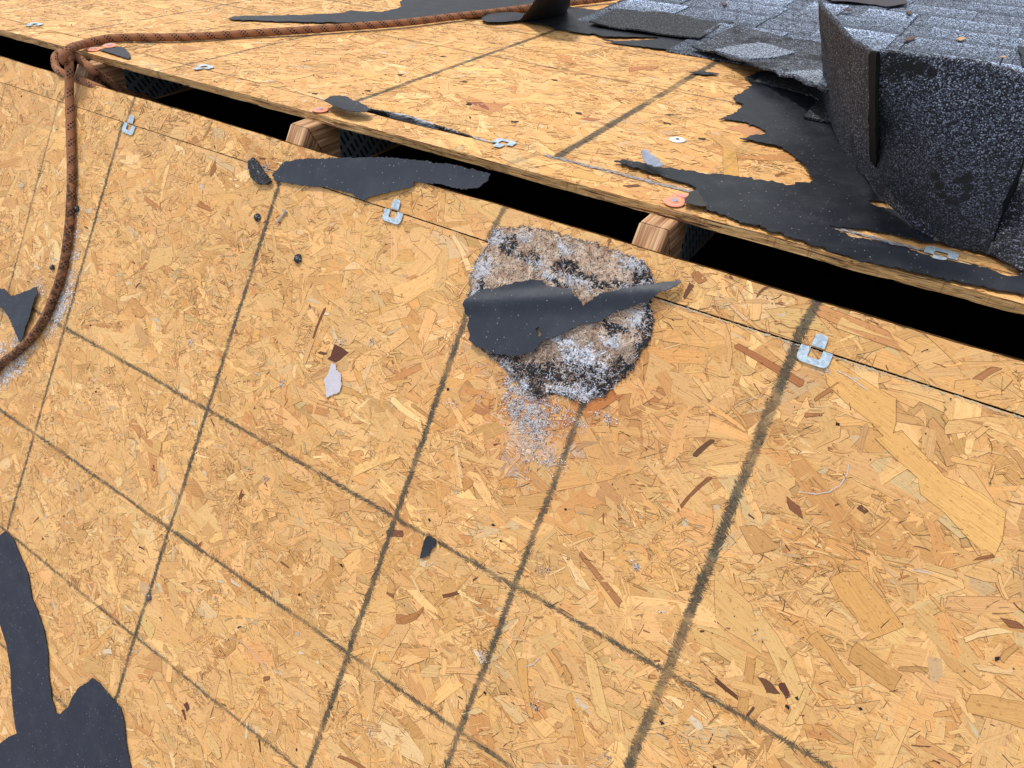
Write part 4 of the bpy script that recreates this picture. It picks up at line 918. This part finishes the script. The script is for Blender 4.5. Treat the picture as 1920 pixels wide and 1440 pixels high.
# little litter
PA = [(0.6231,-0.2894),(0.6319,-0.2896),(0.6359,-0.2965),(0.6452,-0.2981),(0.6539,-0.3133),(0.6542,-0.3241),(0.6397,-0.3356),(0.6341,-0.3404),(0.6285,-0.3298),(0.62,-0.3177),(0.6241,-0.3043)]
tag(sheet('paper_scrap', PN, PA, PAPER, seed=51, grid=.004, step=.002, jag=.0008, thick=.0005, h0=.0006, curl=.0015, wave=.0008), 'pale lilac paper scrap below a brown knot chip on the near board', 'paper scrap')
FO = [(0.9237,0.1139),(0.9277,0.1193),(0.9421,0.1128),(0.9557,0.1037),(0.9659,0.0949),(0.9654,0.0855),(0.9557,0.0829),(0.9438,0.0881),(0.9362,0.0942)]
tag(sheet('foil_scrap', PF, FO, m_plain('grey_foil', (.24, .27, .34), .5, .2, var=.5, scale=120, bump=.002), seed=53, grid=.005, step=.003, jag=.0014, h0=.004, curl=.006, wave=.006, hf=lambda x, y, dd: .006), 'crumpled grey scrap lying on the pointed end of the big felt', 'scrap')
for pts, m_, lab, nm, ct in (([(1.1902,1.1694,0.01),(1.2006,1.1902,0.01),(1.2125,1.1806,0.01),(1.2027,1.1545,0.01)], TAN_CHIP, 'tan wood chip lying on the shingles behind the flap', 'wood_chip', 'wood chip'),
    ([(1.0462,1.413,0.01),(1.055,1.4283,0.01),(1.0642,1.395,0.01),(1.06,1.3678,0.01)], BROWN_CHIP, 'brown dry leaf on the shingles near the top', 'dry_leaf', 'leaf'),
    ([(0.9092,1.3273,0.01),(0.9297,1.3521,0.01),(0.9333,1.3302,0.01),(0.9157,1.3161,0.01)], BROWN_CHIP, 'thin brown twig lying on the shingles right of the flap tip', 'twig', 'twig'),
    ([(1.0965,1.0898,0.01),(1.1054,1.1155,0.01),(1.118,1.1191,0.01),(1.1128,1.0903,0.01),(1.1041,1.0774,0.01)], BROWN_CHIP, 'dark curled leaf on the shingles behind the flap corner', 'dry_leaf', 'leaf'),
    ([(0.6338,1.2153,0.01),(0.6354,1.2344,0.01),(0.6484,1.2184,0.01),(0.654,1.1796,0.01)], BROWN_CHIP, 'dark crumpled leaf on the shingles at the top centre', 'dry_leaf', 'leaf'),
    ([(1.3117,1.1746,0.012),(1.329,1.1706,0.012),(1.3557,0.9442,0.012),(1.3313,0.9919,0.012)], FELT_FAR, 'dark felt strip on the shingles at the right edge of the photo', 'felt_scrap', 'felt scrap'),
    ([(0.8116,1.5156,0.012),(0.859,1.439,0.012),(0.9123,1.4458,0.012),(0.9614,1.4678,0.012),(0.9902,1.4558,0.012),(1.032,1.5163,0.012),(1.0229,1.5544,0.012),(0.9899,1.6831,0.012)], m_felt('felt_purplish', (.035, .028, .035), .5), 'purplish felt scrap lying on the shingles at the top edge', 'felt_scrap', 'felt scrap')):
    tag(sheet(nm, PF, pts, m_, seed=60+pts[0][0], grid=.008, step=.004, jag=.001, thick=.0012, h0=.013, curl=.004), lab, ct)

# ------------------------------------------------------------------ rope
R_ROPE = .0077
near_part = [(-1.6136,-1.2462,-0.6213),(-0.9583,-1.0117,-0.5026),(-0.533,-0.8171,-0.4041),(-0.3113,-0.689,-0.3393),(-0.1948,-0.5856,-0.2869),(-0.1507,-0.5179,-0.2526),(-0.1178,-0.4883,-0.2376),(-0.0816,-0.4494,-0.2179),(-0.0571,-0.409,-0.1975),(-0.0448,-0.3643,-0.1749),(-0.0413,-0.3208,-0.1528),(-0.0472,-0.2801,-0.1322),(-0.0598,-0.2365,-0.1102),(-0.0772,-0.194,-0.0887),(-0.1022,-0.1437,-0.0632),(-0.1322,-0.0939,-0.038),(-0.1555,-0.0522,-0.0163),(-0.1657,-0.0249,0.002)]
up = [(-0.1696,-0.006,0.0161),(-0.1721,0.006,0.0251),(-0.1957,0.02,0.0215),(-0.2632,0.044,0.0013),(-0.3026,0.054,-0.006),(-0.31,0.046,-0.0075),(-0.2934,0.03,-0.0058),(-0.276,0.018,-0.008)] + [(-0.2278,0.0035,0.0018),(-0.2086,0.0034,-0.0017),(-0.1813,0.0029,-0.0019),(-0.1503,0.0013,-0.0027),(-0.1231,0.0007,-0.0063),(-0.1041,0.0023,-0.0145)]
deep = [(-.150, .012, -.075), (-.150, .02, -.16), (-.152, .06, -.19), (-.153, .085, -.13)]
dn = [(-0.154,0.0449,-0.0594),(-0.156,0.0394,-0.0337),(-0.158,0.0346,-0.0141)] + [(-0.144,0.0261,0.0087),(-0.1617,0.0298,0.012),(-0.1826,0.0344,0.0163),(-0.2001,0.0366,0.0185)] + [(-0.1885,0.022,0.0261),(-0.1753,0.008,0.0323),(-0.1685,0.004,0.0402),(-0.1618,0.008,0.0487),(-0.1631,0.02,0.0495),(-0.1944,0.045,0.0331)]
far_part = [(-0.2408,0.0798,0.0048),(-0.2534,0.1078,-0.011),(-0.2516,0.1347,-0.0247),(-0.2223,0.1657,-0.0404),(-0.172,0.201,-0.0582),(-0.1206,0.2477,-0.0819),(-0.071,0.3098,-0.1133),(-0.0001,0.3862,-0.1503),(0.066,0.4713,-0.1928),(0.1299,0.5656,-0.2406),(0.1834,0.682,-0.2995),(0.2315,0.7792,-0.3487),(0.2653,0.8624,-0.3908),(0.3131,0.9562,-0.4377),(0.3572,1.0393,-0.4787),(0.4265,1.1735,-0.5399),(0.4859,1.426,-0.6632),(0.4757,1.8491,-0.8774)]
path = [Vector(p) for p in (near_part + up + deep + dn + far_part)]
def smooth_path(P, stepl):
    out = []
    for i in range(len(P)-1):
        p0, p1, p2, p3 = P[max(i-1, 0)], P[i], P[i+1], P[min(i+2, len(P)-1)]
        k = max(2, int((p2-p1).length/stepl))
        for q in range(k):
            t_ = q/k
            # centripetal-like: scale tangents by the local segment length
            m1 = (p2-p0)*((p2-p1).length/max((p2-p0).length, 1e-6)); m2 = (p3-p1)*((p2-p1).length/max((p3-p1).length, 1e-6))
            h = t_
            out.append((2*h**3-3*h*h+1)*p1 + (h**3-2*h*h+h)*m1 + (-2*h**3+3*h*h)*p2 + (h**3-h*h)*m2)
    return out + [P[-1]]
SP = smooth_path(path, .004)
def rope_mesh(SP, r, n=18):
    V, UV, D = [], [], []; N_ = len(SP); u = 0
    tng = [(SP[min(i+1, N_-1)]-SP[max(i-1, 0)]).normalized() for i in range(N_)]
    s_ = tng[0].cross(Vector((0, 0, 1))).normalized()
    us = []
    for i, p in enumerate(SP):
        if i: u += (p-SP[i-1]).length
        s_ = (s_ - tng[i]*s_.dot(tng[i])).normalized(); b_ = tng[i].cross(s_)
        us.append(u)
        dirt = 1.0 if (p.y < -.10 and p.z < 0) else 0.12
        dirt = .1 + .9*min(1, max(0, (-p.y-.09)/.09))
        for k in range(n):
            a_ = k/n*math.tau
            V.append(p + (s_*math.cos(a_)+b_*math.sin(a_))*r*(1+.03*noise.noise(p*90))); D.append(dirt)
    V = np.array([tuple(v) for v in V]); loops, uv = [], []
    for i in range(N_-1):
        for k in range(n):
            loops += [i*n+k, i*n+(k+1) % n, (i+1)*n+(k+1) % n, (i+1)*n+k]
            uv += [(us[i], k/n), (us[i], (k+1)/n), (us[i+1], (k+1)/n), (us[i+1], k/n)]
    nf = (N_-1)*n
    bp = V[0].copy()
    me = rawmesh('rope', V-bp, loops, np.arange(nf)*4, np.full(nf, 4), None, uv, True)
    a_ = me.attributes.new('dirt', 'FLOAT', 'POINT'); a_.data.foreach_set('value', np.array(D, np.float32))
    return link('rope', me, ROPE, mw=Matrix.Translation(bp))
tag(rope_mesh(SP, R_ROPE), 'brown braided rope with black tracer hitched over the ridge', 'rope')

# ------------------------------------------------------------------ crumbs, fibres and rot
class Bits:
    def __init__(s): s.V, s.F, s.C = [], [], []
    def crumb(s, p, r, c, up=Vector((0, 0, 1))):
        b = len(s.V)
        for q in ((1, 0, -.3), (-.5, .87, -.3), (-.5, -.87, -.3), (0, 0, .9)):
            v = Vector(q) + Vector((random.uniform(-.45, .45), random.uniform(-.45, .45), random.uniform(-.3, .3)))
            s.V.append(Vector(p) + v*r)
        for f in ((0, 1, 3), (1, 2, 3), (2, 0, 3), (0, 2, 1)): s.F.append(tuple(b+i for i in f)); s.C.append(c)
    def fibre(s, p, L, wd, ang, rise, c):
        b = len(s.V); p = Vector(p); d_ = Vector((math.cos(ang), math.sin(ang), 0)); n_ = Vector((-d_.y, d_.x, 0))*wd; bend = random.uniform(-.3, .3)*L
        for i in range(4):
            t_ = i/3
            q = p + d_*(t_-.5)*L + n_/wd*bend*(t_-.5)**2*2 + Vector((0, 0, rise*t_*(1.6-t_)))
            k = (1-abs(t_-.5)*1.2)
            s.V.append(q+n_*k); s.V.append(q-n_*k)
        for i in range(3): s.F.append((b+2*i, b+2*i+1, b+2*i+3, b+2*i+2)); s.C.append(c)
    def build(s, name, mat, parent=None, mw=None):
        me = pydata(name, s.V, s.F)
        a = me.attributes.new('tint', 'FLOAT_COLOR', 'CORNER')
        n = np.array([len(f) for f in s.F]); c = np.repeat(np.c_[np.array(s.C), np.ones(len(s.C))], n, 0)
        a.data.foreach_set('color', c.astype(np.float32).ravel())
        return link(name, me, mat, parent, mw)

ROT = [(0.8087,-0.0336),(0.8296,-0.0221),(0.8521,-0.0159),(0.883,-0.0119),(0.9105,-0.0114),(0.9447,-0.0104),(0.9782,-0.0105),(1.0078,-0.0123),(1.025,-0.0166),(1.0396,-0.029),(1.0466,-0.0537),(1.0597,-0.0764),(1.063,-0.0954),(1.0604,-0.1133),(1.0594,-0.1341),(1.048,-0.1589),(1.0378,-0.1788),(1.0163,-0.1991),(0.9993,-0.2036),(0.9801,-0.2039),(0.9637,-0.2117),(0.951,-0.2196),(0.9283,-0.2136),(0.9031,-0.2024),(0.8832,-0.1948),(0.8554,-0.1898),(0.8346,-0.1819),(0.8198,-0.1566),(0.8072,-0.1303),(0.7977,-0.1029),(0.7991,-0.0783),(0.8068,-0.0565)]
rc = (sum(p[0] for p in ROT)/len(ROT), sum(p[1] for p in ROT)/len(ROT))
def blob(pts, radii):
    return [(p[0], p[1], r[0], r[1]) for p, r in zip(pts, radii)]
mm = .001
WHITE = blob([(0.8131,-0.0869),(0.8148,-0.1165),(0.82,-0.0402),(0.8577,-0.0297),(0.9186,-0.0276),(0.8811,-0.0571),(0.9467,-0.063),(1.0129,-0.0216),(1.0387,-0.0461),(0.898,-0.2043),(0.924,-0.2131),(0.9881,-0.151),(1.0134,-0.1544),(0.9838,-0.1938),(1.0147,-0.1856),(0.9613,-0.1377),(1.0393,-0.0832),(1.0205,-0.117),(0.9122,-0.0643),(0.8264,-0.1619),(1.0168,-0.053)],
             [(.017, .026), (.010, .022), (.020, .014), (.012, .009), (.015, .009), (.020, .008), (.032, .012), (.022, .016), (.012, .022), (.018, .020), (.016, .02), (.03, .022), (.022, .016), (.03, .014), (.025, .012), (.02, .008), (.02, .014), (.015, .01), (.018, .008), (.006, .02), (.02, .01)])
BLACK = blob([(0.837,-0.0465),(0.8734,-0.0521),(0.9305,-0.0496),(0.9549,-0.0549),(0.9787,-0.058),(1.0048,-0.0499),(0.9292,-0.0734),(0.9529,-0.2144),(1.0259,-0.1672),(0.9996,-0.1665),(0.9653,-0.1865),(1.0582,-0.0903),(1.0597,-0.1169),(1.0145,-0.1018),(0.9149,-0.1906),(1.0475,-0.1487),(0.9901,-0.2094),(0.9352,-0.1905),(0.8214,-0.1069),(1.0266,-0.033),(1.0489,-0.0631),(0.8957,-0.1843)],
             [(.010, .012), (.014, .006), (.018, .008), (.022, .006), (.02, .005), (.012, .004), (.012, .006), (.016, .010), (.030, .016), (.03, .012), (.025, .01), (.010, .022), (.010, .012), (.016, .006), (.022, .010), (.016, .012), (.03, .008), (.02, .012), (.008, .008), (.01, .012), (.006, .02), (.02, .008)])
def field(x, y, L):
    s = 0
    for a, b, rx, ry in L: s = max(s, math.exp(-(((x-a)/rx)**2+((y-b)/ry)**2)*.9))
    return s
def fb(x, y, f, sd): return .6*noise.noise(Vector((x*f, y*f, sd)))+.3*noise.noise(Vector((x*f*2.3, y*f*2.3, sd+2)))+.2*noise.noise(Vector((x*f*5.1, y*f*5.1, sd+4)))
def rotcol(x, y):
    wx, wy = x+.012*fb(x, y, 55, 1), y+.012*fb(x, y, 55, 8)
    wv = .85*field(wx, wy, WHITE)+.55*fb(x, y, 110, 3); bv = field(wx, wy, BLACK)+.60*fb(x, y, 120, 5)
    g = noise.noise(Vector((x*700, y*700, 2)))
    tan = Vector((.66, .48, .33)).lerp(Vector((.38, .21, .11)), min(1, max(0, .45+1.2*fb(x, y, 90, 11))))*(1+.3*g)
    tan = tan.lerp(Vector((tan.y, tan.y, tan.y*.95)), .28)
    low = min(1, max(0, (rc[1]-.004-y)/.02)) if y < rc[1] else 0
    tan = tan.lerp(Vector((.15, .11, .09)), low*min(.75, max(.1, .45+.9*fb(x, y, 70, 41))))
    if low and x > rc[0]-.01: pwhite = Vector((.62, .66, .74))
    else: pwhite = Vector((.46, .48, .52))
    pw = min(.86, max(0, (wv-.12)*1.15)); pb = min(.9, max(.06, (bv-.06)*1.7)); k = pw+pb
    if k > .92: pw, pb = pw*.92/k, pb*.92/k
    q = random.random()*.62 + .38*min(1, max(0, .5+.95*noise.noise(Vector((x*330, y*330, 9)))))
    if q < pb: return Vector((.035, .033, .036))*(1+.6*g), 'k'
    if q > 1-pw: return tan.lerp(pwhite, random.uniform(.6, 1))*(1+.5*g), 'w'
    return tan, 't'
ROTO = ragged(ROT, .003, .0022, 5.0)
RA = np.array([tuple(p) for p in ROTO])
st_ = .0013
gx = np.arange(RA[:, 0].min()-.002, RA[:, 0].max()+.002, st_); gy = np.arange(RA[:, 1].min()-.002, RA[:, 1].max()+.002, st_)
GX, GY = np.meshgrid(gx, gy); ins = inpoly(GX, GY, RA)
V, idm, cols_ = [], -np.ones(GX.shape, int), []
for j in range(GX.shape[0]):
    for i in range(GX.shape[1]):
        if ins[j, i]:
            x, y = GX[j, i], GY[j, i]; dd = math.sqrt(((RA-(x, y))**2).sum(1).min())
            h = .0004 + min(dd, .008)*.10 + .0016*abs(fb(x, y, 120, 21)) + .0012*abs(noise.noise(Vector((x*420, y*420, 6))))
            c, kd = rotcol(x, y)
            if kd == 'k': h -= .0005
            if kd == 'w': h += .0007
            if dd < .0035+.003*fb(x, y, 150, 31): c = c.lerp(Vector((.05, .032, .024)), .75)
            if y > -.049-.0015 and abs(y+.049) < .0012 and fb(x, y, 100, 3) > .2: h = .0003
            idm[j, i] = len(V); V.append((x-rc[0], y-rc[1], max(h, .0003))); cols_.append(tuple(c))
F = []
for j in range(GX.shape[0]-1):
    for i in range(GX.shape[1]-1):
        q = (idm[j, i], idm[j, i+1], idm[j+1, i+1], idm[j+1, i])
        if min(q) >= 0: F.append(q)
me = pydata('rotted_patch', V, F, True)
a = me.attributes.new('tint', 'FLOAT_COLOR', 'POINT')
a.data.foreach_set('color', np.c_[np.array(cols_), np.ones(len(cols_))].astype(np.float32).ravel())
base_n = Matrix.Translation((XL, -1.27, 0))
rp = link('rotted_patch', me, CLUMP, NEAR_BIG)
rp.location = (rc[0]-XL, rc[1]+1.27, 0)
rp['label'] = 'rotted mouldy patch of grey, white and black fibres'
fibm = Bits()
k = 0
while k < 9000:
    x = random.uniform(RA[:, 0].min(), RA[:, 0].max()); y = random.uniform(RA[:, 1].min(), RA[:, 1].max())
    if not inpoly(np.array([x]), np.array([y]), RA)[0]: continue
    k += 1
    c, kd = rotcol(x, y); r_ = random.random()
    if kd == 'k': c = Vector((.025, .024, .026)) if r_ < .66 else (Vector((.45, .48, .54)) if r_ < .80 else Vector((.3, .17, .1)))
    elif kd == 'w': c = Vector((.50, .53, .60))*random.uniform(.6, 1.3) if r_ < .68 else (Vector((.05, .05, .055)) if r_ < .86 else c)
    else: c = c*random.uniform(.7, 1.3) if r_ < .8 else (Vector((.10, .055, .035)) if r_ < .92 else Vector((.66, .60, .52)))
    p = (x-rc[0], y-rc[1], random.uniform(.0012, .0036))
    if random.random() < .45: fibm.crumb(p, random.uniform(.0006, .0017), tuple(c))
    else: fibm.fibre(p, random.uniform(.003, .011), random.uniform(.00018, .0005), random.uniform(0, math.pi), random.uniform(0, .0025), tuple(c))
fo_ = fibm.build('rot_fibres', CLUMP, rp)
fo_['kind'] = 'stuff'

# loose pale fluff: the tail below the rot and the drift along the rope
fl = Bits()
def fluff(cx, cy, sx_, sy_, n, dark=.10, rmax=.0014, br=.66):
    for _ in range(int(n*2.2)):
        x, y = random.gauss(cx, sx_), random.gauss(cy, sy_)
        if fb(x, y, 130, 3) < -.08: continue
        r_ = random.random()
        c = (br*random.uniform(.7, 1.15),)*3 if r_ < .80-dark else ((.05, .045, .05) if r_ < .80 else (.42, .30, .24))
        c = (c[0], c[1], min(1, c[2]*1.02))
        if random.random() < .5: fl.crumb((x, y, .0006), random.uniform(.0004, rmax), c)
        else: fl.fibre((x, y, .0004), random.uniform(.002, .007), random.uniform(.00012, .0003), random.uniform(0, math.pi), random.uniform(0, .0018), c)
for (q, s1, s2, n) in zip([(0.9155,-0.2126),(0.9388,-0.2295),(0.9513,-0.2503),(0.9677,-0.251),(0.9723,-0.2821),(0.9896,-0.2856),(0.9649,-0.3037),(1.0088,-0.2846),(1.0152,-0.2244),(1.046,-0.2084),(0.8769,-0.2423),(0.8397,-0.2698),(0.9703,-0.228),(0.9224,-0.2396),(1.0013,-0.2372),(0.9773,-0.3242)],
        (.010, .013, .012, .010, .010, .012, .009, .010, .006, .008, .004, .004, .014, .008, .008, .01), (.012, .012, .012, .01, .012, .01, .012, .008, .005, .004, .012, .003, .010, .008, .01, .012), (330, 480, 380, 200, 110, 60, 45, 45, 50, 50, 18, 18, 300, 110, 40, 15)):
    fluff(q[0], q[1], s1, s2, n)
for q, n in zip([(-0.0739,-0.1993),(-0.0578,-0.237),(-0.0418,-0.2746),(-0.0289,-0.3129),(-0.0221,-0.353),(-0.0219,-0.3793),(-0.0201,-0.4053),(-0.0268,-0.4288),(-0.0356,-0.4554),(-0.0307,-0.3981),(-0.082,-0.5128),(-0.1007,-0.5528),(-0.1329,-0.587),(-0.1126,-0.5683),(-0.139,-0.6029),(-0.1711,-0.5499),(-0.1358,-0.5206),(-0.1174,-0.4006),(-0.1007,-0.4041),(-0.0902,-0.3414),(-0.0352,-0.4262),(-0.0455,-0.4728)],
        (20, 45, 60, 70, 110, 150, 170, 170, 70, 130, 110, 170, 210, 160, 130, 130, 120, 45, 45, 30, 130, 40)):
    fluff(q[0], q[1], .0085, .009, int(n*1.3), dark=.03, rmax=.0014, br=.80)
for q in [(0.5526,-0.7187),(1.095,-0.5755),(0.6266,-0.2545),(0.6778,-0.2391),(0.5453,-0.3528),(0.3305,-0.3578),(0.5744,-0.5008),(0.9765,-0.1183),(1.2282,-0.0538),(1.2529,-0.0664),(0.8915,-0.7435),(1.1947,-0.582),(1.1437,-0.356),(1.042,-0.4153),(1.0058,-0.5563),(1.2943,-0.363),(0.3748,-0.0457),(0.3713,-0.0518),(0.965,-0.7581)]:
    fluff(q[0], q[1], .004, .004, 26, dark=.2)
for poly in ([(1.3115,-0.1527),(1.3136,-0.1639),(1.3115,-0.1771),(1.3046,-0.1876),(1.2935,-0.1952),(1.2782,-0.1996)], [(0.6017,-0.7574),(0.6299,-0.7508),(0.6558,-0.7544),(0.6774,-0.7574),(0.69,-0.7646)], [(1.2661,-0.0646),(1.2777,-0.0663),(1.2902,-0.0706),(1.2992,-0.0732)], [(1.0639,-0.5377),(1.0723,-0.529),(1.0767,-0.5167)]):
    for a_, b_ in zip(poly, poly[1:]):
        for s_ in range(14):
            t_ = random.random(); fl.fibre((a_[0]+(b_[0]-a_[0])*t_, a_[1]+(b_[1]-a_[1])*t_, .0004), .004, .0003, math.atan2(b_[1]-a_[1], b_[0]-a_[0])+random.uniform(-.3, .3), .0003, (.55, .52, .53))
# pale frayed fuzz along the lower lip of the near seam
for _ in range(420):
    x = random.uniform(.85, 1.55) if random.random() < .8 else random.uniform(-.4, .85)
    fl.fibre((x, near_seam_l(np.array(x)) - abs(random.gauss(0, .0012)), .0003), random.uniform(.002, .008), random.uniform(.0002, .0005), random.gauss(0, .25), .0003, (.50*random.uniform(.8, 1.1), .41, .30))
tag(fl.build('white_fluff', CLUMP, mw=PN), kind='stuff', label='white fluffy residue along the rope and below the rotted patch')
# frayed, blackened lip of the open far seam
gl = Bits()
for _ in range(2600):
    x = random.gauss(.53, .085)
    e = far_seam_f(np.array(x)); k_ = noise.noise(Vector((x*22, 1, 4)))
    if abs(x-.53) > .19: continue
    c = (.03, .03, .032) if (k_ + random.uniform(-.25, .25)) > .0 else (.50, .52, .55)
    gl.fibre((x, e + random.uniform(-.0035, .0008), random.uniform(-.008, .0006)), random.uniform(.004, .014), random.uniform(.0004, .0010), random.gauss(0, .15), random.uniform(-.001, .001), c)
for _ in range(900):
    x = random.uniform(.80, 1.30); s_ = far_seam_f(np.array(x))
    gl.fibre((x, s_+random.gauss(0, .0022), .0004), random.uniform(.003, .012), random.uniform(.0003, .0008), random.gauss(0, .2), .0006, random.choice([(.40, .38, .38), (.30, .29, .30), (.16, .13, .12)]))
tag(gl.build('seam_fray', CLUMP, mw=PF), kind='stuff', label='frayed black and white fibres along the open far seam')

gr = Bits()
def grit(P, x0, x1, y0, y1, n, h=.0002, r=(.0003, .0012)):
    for _ in range(n):
        p = P @ Vector((random.uniform(x0, x1), random.uniform(y0, y1), h)); rr = r[0] + (r[1]-r[0])*random.random()**3
        gr.crumb(p, rr, random.choice([(.012, .012, .014), (.02, .018, .02), (.05, .03, .02), (.3, .3, .32)]))
grit(PN, -.45, 1.6, -1.2, 0, 2600)
grit(PF, -.8, 1.3, 0, 1.0, 700, r=(.0005, .002))
tag(gr.build('asphalt_grit', CLUMP), kind='stuff', label='scattered black asphalt grit on the boards')
